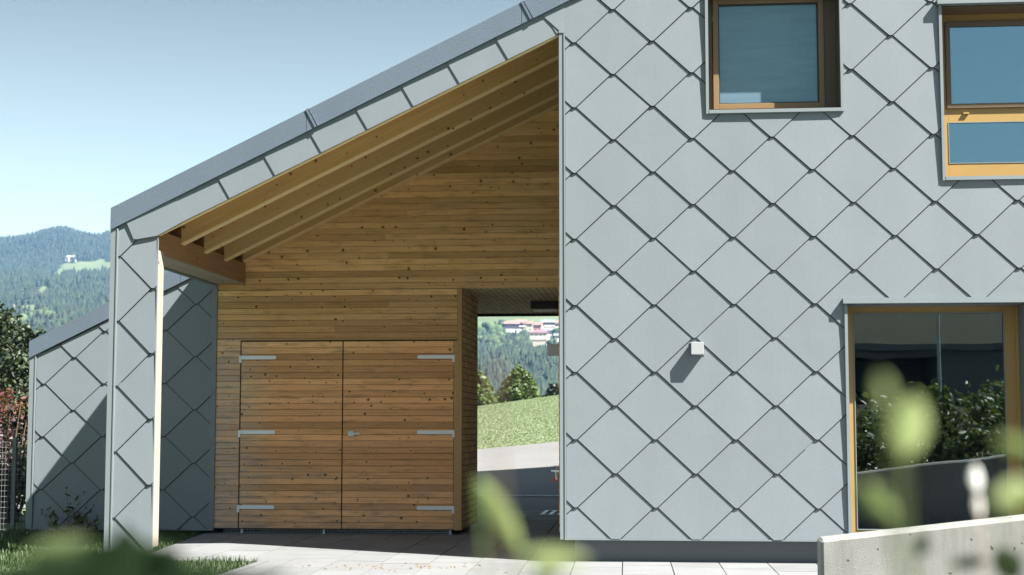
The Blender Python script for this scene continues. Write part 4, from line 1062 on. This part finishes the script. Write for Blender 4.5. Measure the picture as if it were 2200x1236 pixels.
def forest(name, tmpl, regions, spacing, hr, wr, m, label, seed):
    rg = np.random.default_rng(seed); TV, TF = tmpl; P = []
    for (pa, pb, da, db) in regions:
        ta, tb = (pa - 1418) / F_, (pb - 1418) / F_
        n = int((tb - ta) * (db * db - da * da) / 2 / spacing ** 2)
        d = np.sqrt(rg.uniform(da * da, db * db, n)); t = rg.uniform(ta, tb, n)
        P.append(np.stack([CAMP[0] + t * d, CAMP[1] + d], 1))
    P = np.concatenate(P); P = P[meadow_mask(P[:, 0], P[:, 1]) < .5]; pp = az_px(P[:, 0], P[:, 1]); dd = P[:, 1] - CAMP[1]
    for (hp, hd, hw) in CLEAR:
        k = (np.abs(pp - hp) < hw) & (dd > hd - 75) & (dd < hd + 10); P, pp, dd = P[~k], pp[~k], dd[~k]
    n = len(P)
    z = height(P[:, 0], P[:, 1]); hh = rg.uniform(*hr, n); ww = rg.uniform(*wr, n) * hh; an = rg.uniform(0, 6.28, n)
    c, s = np.cos(an)[:, None], np.sin(an)[:, None]
    x = TV[None, :, 0] * c - TV[None, :, 1] * s; y = TV[None, :, 0] * s + TV[None, :, 1] * c
    V = np.stack([P[:, :1] + x * ww[:, None], P[:, 1:] + y * ww[:, None], z[:, None] - .8 + TV[None, :, 2] * hh[:, None]], -1).reshape(-1, 3)
    Fc = (TF[None] + (np.arange(n) * len(TV))[:, None, None]).reshape(-1, 3)
    o = npmesh(name, V, Fc, M[m]); tag(o, label, 'forest', kind='stuff'); return n
ct = conifer_template(); bt = blob_template()
forest('conifer_forest', ct, [(-240, 480, 880, 2460)], 5.0, (8, 14), (.9, 1.3), 'conifer', 'dark conifer forest covering the far mountainside', 1)
forest('valley_forest', ct, [(760, 1500, 620, 1120)], 3.9, (6.5, 11), (.9, 1.3), 'conifer', 'dark conifer wood on the slope below the far houses', 2)
forest('broadleaf_wood', bt, [(900, 1140, 1040, 1190), (900, 1360, 940, 1050), (-240, 480, 860, 1120), (1100, 1360, 1110, 1200)], 6.5, (5, 9), (.8, 1.2), 'broad_far', 'rounded broadleaf trees on the lower far slopes', 3)

# ------------------------------------------------------------------ far houses
def far_house(px_, py_, w_, dp, h, rise, wall, roof, label, cols=4, rows=2, rot=0.0, hip=False, balcony=None, lower=None, group='houses on the far slope', dist=None):
    X, Y, Z = march(px_, py_)
    e = empty('far_house', (X, Y, Z - .5), label=label, cat='house', group=group); e.rotation_euler = (0, 0, rot)
    mb = MB(); a, b_ = w_ / 2, dp / 2
    if hip: mb.box(-a, a, -b_, b_, -1, h)
    else:
        mb.solid([(-a, -b_, -1), (a, -b_, -1), (a, b_, -1), (-a, b_, -1), (-a, -b_, h), (a, -b_, h), (a, b_, h), (-a, b_, h), (-a, 0, h + rise * .93), (a, 0, h + rise * .93)], [(0, 1, 5, 4), (2, 3, 7, 6), (1, 2, 6, 9, 5), (3, 0, 4, 8, 7)])
    mb.build('wall', M[wall], e)
    mb = MB(); k = .7
    if hip: mb.solid([(-a - k, -b_ - k, h), (a + k, -b_ - k, h), (a + k, b_ + k, h), (-a - k, b_ + k, h), (-a * .35, 0, h + rise), (a * .35, 0, h + rise)], [(0, 1, 5, 4), (1, 2, 5), (2, 3, 4, 5), (3, 0, 4), (3, 2, 1, 0)])
    else:
        q = rise * k / b_
        mb.solid([(-a - k, -b_ - k, h - q), (a + k, -b_ - k, h - q), (a + k, 0, h + rise), (-a - k, 0, h + rise), (-a - k, b_ + k, h - q), (a + k, b_ + k, h - q),
                  (-a - k, -b_ - k, h - q + .3), (a + k, -b_ - k, h - q + .3), (a + k, 0, h + rise + .3), (-a - k, 0, h + rise + .3), (-a - k, b_ + k, h - q + .3), (a + k, b_ + k, h - q + .3)],
                 [(6, 7, 8, 9), (9, 8, 11, 10), (0, 3, 2, 1), (3, 4, 5, 2), (0, 1, 7, 6), (4, 10, 11, 5), (0, 6, 9, 3), (3, 9, 10, 4), (1, 2, 8, 7), (2, 5, 11, 8)])
    mb.build('roof', M[roof], e)
    for i in range(cols):
        for j in range(rows):
            x = -a + w_ * (i + .5) / cols; z = h * (j + .35) / rows; ww = .36 if w_ < 11 else .6
            mb = MB(); mb.box(x - ww, x + ww, -b_ - .06, -b_ + .1, z, z + .9); mb.build('window', M['winglass'], e)
    if balcony:
        mb = MB(); mb.box(-a - .1, a + .1, -b_ - 1.4, -b_ - .1, h * .46, h * .46 + 1.0); mb.build('balcony', M[balcony], e)
    if lower:
        mb = MB(); mb.box(-a - 2.5, a + 3.5, -b_ - 4.5, -b_ - 1.6, -2.5, h * .28); mb.build('terrace_wall', M[lower], e)
    return e
far_house(152, 561, 10, 9, 5.5, 2.5, 'white', 'white', 'white farmhouse at the top of the mountain meadow', 3, 2, .2, lower='white')
far_house(10, 658, 7, 6, 3.2, 1.8, 'white', 'greyroof', 'small white house at the left edge of the photo, in the valley', 2, 1, .1)
far_house(22, 660, 5, 5, 2.6, 1.6, 'cream', 'greyroof', 'small cream shed right of the small white valley house', 2, 1, -.2)
far_house(1099, 712, 11, 9, 6, 2.2, 'darktimber', 'redroof', 'dark timber row house with red roof, leftmost in the passage view', 4, 2, .12, lower='white')
far_house(1120, 711, 8, 9, 6.6, 2.2, 'darktimber', 'redroof', 'dark fronted row house with red gable, second in the row', 3, 2, .1, balcony='white')
far_house(1136, 712, 7, 8, 6.0, 2.0, 'cream', 'redroof', 'cream row house with red roof between dark and pink ones', 2, 2, -.1)
far_house(1153, 712, 9, 9, 5.0, 2.2, 'pinkwall', 'redroof', 'pinkish house with red roof at the right end of the row', 3, 2, -.15)
far_house(1177, 709, 10, 9, 6, 2.2, 'darktimber', 'greyroof', 'dark house with grey roof above the white house on the right', 3, 2, .1, balcony='white', lower='white')
far_house(1199, 709, 9, 9, 5.4, 2.2, 'white', 'redroof', 'white house with red roof next to the house corner', 3, 2, -.1)
far_house(1160, 742, 12.5, 10, 9.0, 2.4, 'cream', 'purproof', 'large cream villa with mauve hipped roof above the conifers', 4, 3, -.12, hip=True, balcony='white', lower='cream')
far_house(1167, 722, 7, 7, 3.2, 1.4, 'white', 'greyroof', 'low white house just above the cream villa', 2, 1, .1)
far_house(1180, 722, 8, 7, 4.2, 1.6, 'white', 'greyroof', 'white house above and right of the cream villa', 3, 1, -.1)
far_house(1200, 734, 6, 6, 4.4, 1.6, 'white', 'greyroof', 'white house at the right edge of the passage view', 2, 1, .1)

# ------------------------------------------------------------------ shrubs in the gravel bed (mirrored in the window)
def bed_shrub(x, y, h, r_, n, lab, seed, m='leaf_hedge'):
    zb = .42 + (x - 3.1) * .08
    e = empty('bed_shrub', (x, y, zb), label=lab, cat='shrub', group='shrubs in the gravel bed')
    rg = np.random.default_rng(seed); pts = clump_points(n, (0, 0, h * .5), (r_, r_, h * .52), 40, .2, rg); pts = pts[pts[:, 2] > .03]
    V, Fc = leaves(pts, .05, 1.9, rg=rg); npmesh('foliage', V, Fc, M[m], parent=e)
    mb = MB(); rr = random.Random(seed)
    for k in range(9):
        a = rr.uniform(-r_, r_) * .7; b_ = rr.uniform(-r_, r_) * .7; mb.tube([(0, 0, -.03), (a * .6, b_ * .6, h * .5), (a, b_, h * rr.uniform(.7, 1.05))], [.012, .008, .003], 4)
    mb.build('branches', M['stem'], e)
labs = ['leafy shrub in the gravel bed nearest the concrete wall end', 'tall spiky shrub in the middle of the gravel bed', 'wide shrub at the right of the gravel bed', 'small shrub at the front of the gravel bed', 'dense shrub behind the tall spiky one', 'loose shrub at the back of the gravel bed', 'far right shrub of the gravel bed', 'round shrub at the back right corner of the bed']
for k, (x, y, h, r_, n) in enumerate(((3.6, -6.3, .75, .5, 1800), (4.3, -6.9, 1.25, .3, 1500), (5.2, -6.6, .95, .6, 2200), (4.7, -5.6, .5, .45, 1300), (4.0, -8.2, 1.0, .6, 2200), (5.0, -8.8, 1.1, .6, 2000), (6.2, -7.0, 1.0, .7, 2200), (6.0, -9.2, 1.2, .7, 2200))):
    bed_shrub(x, y, h, r_, n, labs[k], 40 + k)

# neighbouring garage and lamp post across the lane, seen only mirrored in the tall window
e = empty('garage', (9, -46, 1.9), label='low pale garage with a black open door across the lane, mirrored in the tall window', cat='garage')
inv = Matrix.Translation((-9, 46, -1.9))
mb = MB(); mb.box(4.5, 8.0, -50, -46, 1.0, 4.0); mb.box(11.2, 16, -50, -46, 1.0, 4.0); mb.box(8.0, 11.2, -50, -49.8, 1.0, 4.0); mb.box(8.0, 11.2, -49.8, -46, 3.7, 4.0)
ob = mb.build('wall', M['greyroof'], e); ob.matrix_parent_inverse = inv
mb = MB(); mb.box(4.2, 16.3, -50.3, -45.6, 4.0, 4.25); ob = mb.build('roof', M['greyroof'], e); ob.matrix_parent_inverse = inv
e = empty('lamp_post', (10.2, -40, 1.3), label='slim pale lamp post in front of the garage, mirrored in the tall window', cat='lamp post')
inv = Matrix.Translation((-10.2, 40, -1.3))
mb = MB(); mb.tube([(10.2, -40, 1.0), (10.2, -40, 6.5)], [.07, .045], 8); ob = mb.build('pole', M['zinc'], e); ob.matrix_parent_inverse = inv
mb = MB(); mb.box(10.05, 10.35, -40.1, -39.4, 6.5, 6.6); ob = mb.build('lamp_head', M['greyroof'], e); ob.matrix_parent_inverse = inv
xs = np.linspace(-40, 60, 60); ys = np.linspace(0, 5, 6); X, Q = np.meshgrid(xs, ys); Y = -56 - Q - .004 * (X - 5) ** 2
Z = height(X, Y) + .05; nr, nc = X.shape; i = np.arange(nr * nc).reshape(nr, nc)
npmesh('lane', np.stack([X, Y, Z], -1).reshape(-1, 3), np.stack([i[:-1, :-1], i[:-1, 1:], i[1:, 1:], i[1:, :-1]], -1).reshape(-1, 4), M['asphalt'])['kind'] = 'structure'

# ------------------------------------------------------------------ foreground sprigs in front of the lens (out of focus)
def sprig(label, leafs, m, stem_m='greenstem', base=None):
    """leafs: (px, py, distance, length px, width px, screen angle deg)"""
    c0 = ray_at(leafs[0][0], leafs[0][1], leafs[0][2])
    bx = base or (c0.x + .03, c0.y + .05)
    e = empty('foreground_plant', (bx[0], bx[1], 0), label=label, cat='plant', group='plants close to the camera')
    stem = MB()
    for k, (px_, py_, d_, ln, wd, ang) in enumerate(leafs):
        c = ray_at(px_, py_, d_); s_ = d_ / F_; a = R(ang)
        u = Vector((math.cos(a), .25, math.sin(a))).normalized(); v = Vector((-math.sin(a), .1, math.cos(a))); v = (v - u * v.dot(u)).normalized(); nrm = u.cross(v)
        mb = MB(); NU, NV = 10, 4; i0 = 0; V = []
        for i in range(NU + 1):
            t_ = i / NU; wv = math.sin(math.pi * min(1, t_ * .97 + .015)) ** .75
            for j in range(NV + 1):
                q = j / NV * 2 - 1
                p = c + u * (t_ - .5) * ln * s_ + v * q * wv * wd * .5 * s_ + nrm * (-(q * q) * .12 + .25 * (t_ - .5) ** 2) * wd * s_
                V.append(tuple(p - Vector((bx[0], bx[1], 0))))
        Fc = [(i * (NV + 1) + j, (i + 1) * (NV + 1) + j, (i + 1) * (NV + 1) + j + 1, i * (NV + 1) + j + 1) for i in range(NU) for j in range(NV)]
        mb.solid(V, Fc); mb.build('leaf', M[m], e, smooth=True)
        st = c - u * ln * .5 * s_ - Vector((bx[0], bx[1], 0))
        stem.tube([tuple(st), tuple(st.lerp(Vector((0, 0, st.z * .6)), .5) - Vector((0, 0, .03))), (0, 0, st.z * .45)], .0007, 5)
        if k == 0: top = st.z * .45
    stem.tube([(0, 0, 0), (.01, 0, top * .5), (0, 0, max(top, .45))], [.004, .003, .0015], 6)
    stem.build('stem', M[stem_m], e)
sprig('blurred long bright leaf before the passage', [(1072, 1105, .72, 185, 50, -60), (1190, 1200, .6, 150, 38, -4)], 'leaf_near')
sprig('faint blurred brownish bud before the far forest', [(1062, 805, .52, 60, 22, 88)], 'leaf_red', 'stem')
sprig('large blurred pale green leaf before the tall window', [(1955, 915, .60, 140, 78, 75), (1886, 1075, .60, 95, 52, 130), (1900, 840, .5, 70, 30, 100)], 'leaf_near')
sprig('blurred green leaves at the right edge of the photo', [(2188, 960, .60, 95, 36, 160), (2185, 1060, .60, 105, 62, 20)], 'leaf_near')
sprig('blurred pale bud on a stalk before the tall window', [(2097, 1028, 1.0, 60, 24, 92), (2102, 1085, 1.0, 60, 16, 92)], 'flower', 'drystalk')
sprig('blurred shaded green leaf in the lower right corner', [(2165, 1212, .95, 80, 62, 120), (1980, 1172, .92, 60, 28, 60), (2082, 1208, .98, 80, 26, 5)], 'leaf_neardk')
sprig('blurred dark leaves filling the lower left corner', [(170, 1240, 0.66, 420, 120, 3), (240, 1226, 0.68, 300, 110, 176), (265, 1195, 0.7, 130, 90, 98), (130, 1212, 0.68, 200, 66, 12), (330, 1225, 0.66, 240, 90, 172), (90, 1246, 0.62, 200, 90, 12), (500, 1244, 0.66, 200, 44, 176), (420, 1240, 0.64, 160, 60, 8), (200, 1205, 0.7, 170, 60, 160), (290, 1235, 0.66, 220, 110, 30), (150, 1235, 0.7, 240, 110, 150), (235, 1218, 0.62, 160, 120, 60), (560, 1242, 0.68, 120, 30, 2)], 'leaf_neardk')
sprig('blurred lighter leaves low at the left', [(130, 1172, .64, 130, 36, 8), (330, 1180, .7, 70, 26, 150)], 'leaf_hedge')
sprig('blurred yellowish leaf low at the centre', [(1175, 1232, .7, 110, 40, 60)], 'leaf_hedge')

# ------------------------------------------------------------------ air
mb = MB(); mb.box(-1700, 1100, -900, 3150, -19, 560)
hz_ = mb.build('haze', None or bpy.data.materials.new('valley_haze')); hz_['kind'] = 'stuff'
hm = hz_.data.materials[0]; hm.use_nodes = True; t = hm.node_tree; t.nodes.remove(t.nodes['Principled BSDF'])
pv_ = N(t, 'ShaderNodeVolumePrincipled'); pv_.inputs['Color'].default_value = (.27, .54, 1, 1); pv_.inputs['Density'].default_value = .00011; pv_.inputs['Anisotropy'].default_value = 0
L(t, pv_.outputs[0], t.nodes['Material Output'].inputs['Volume'])
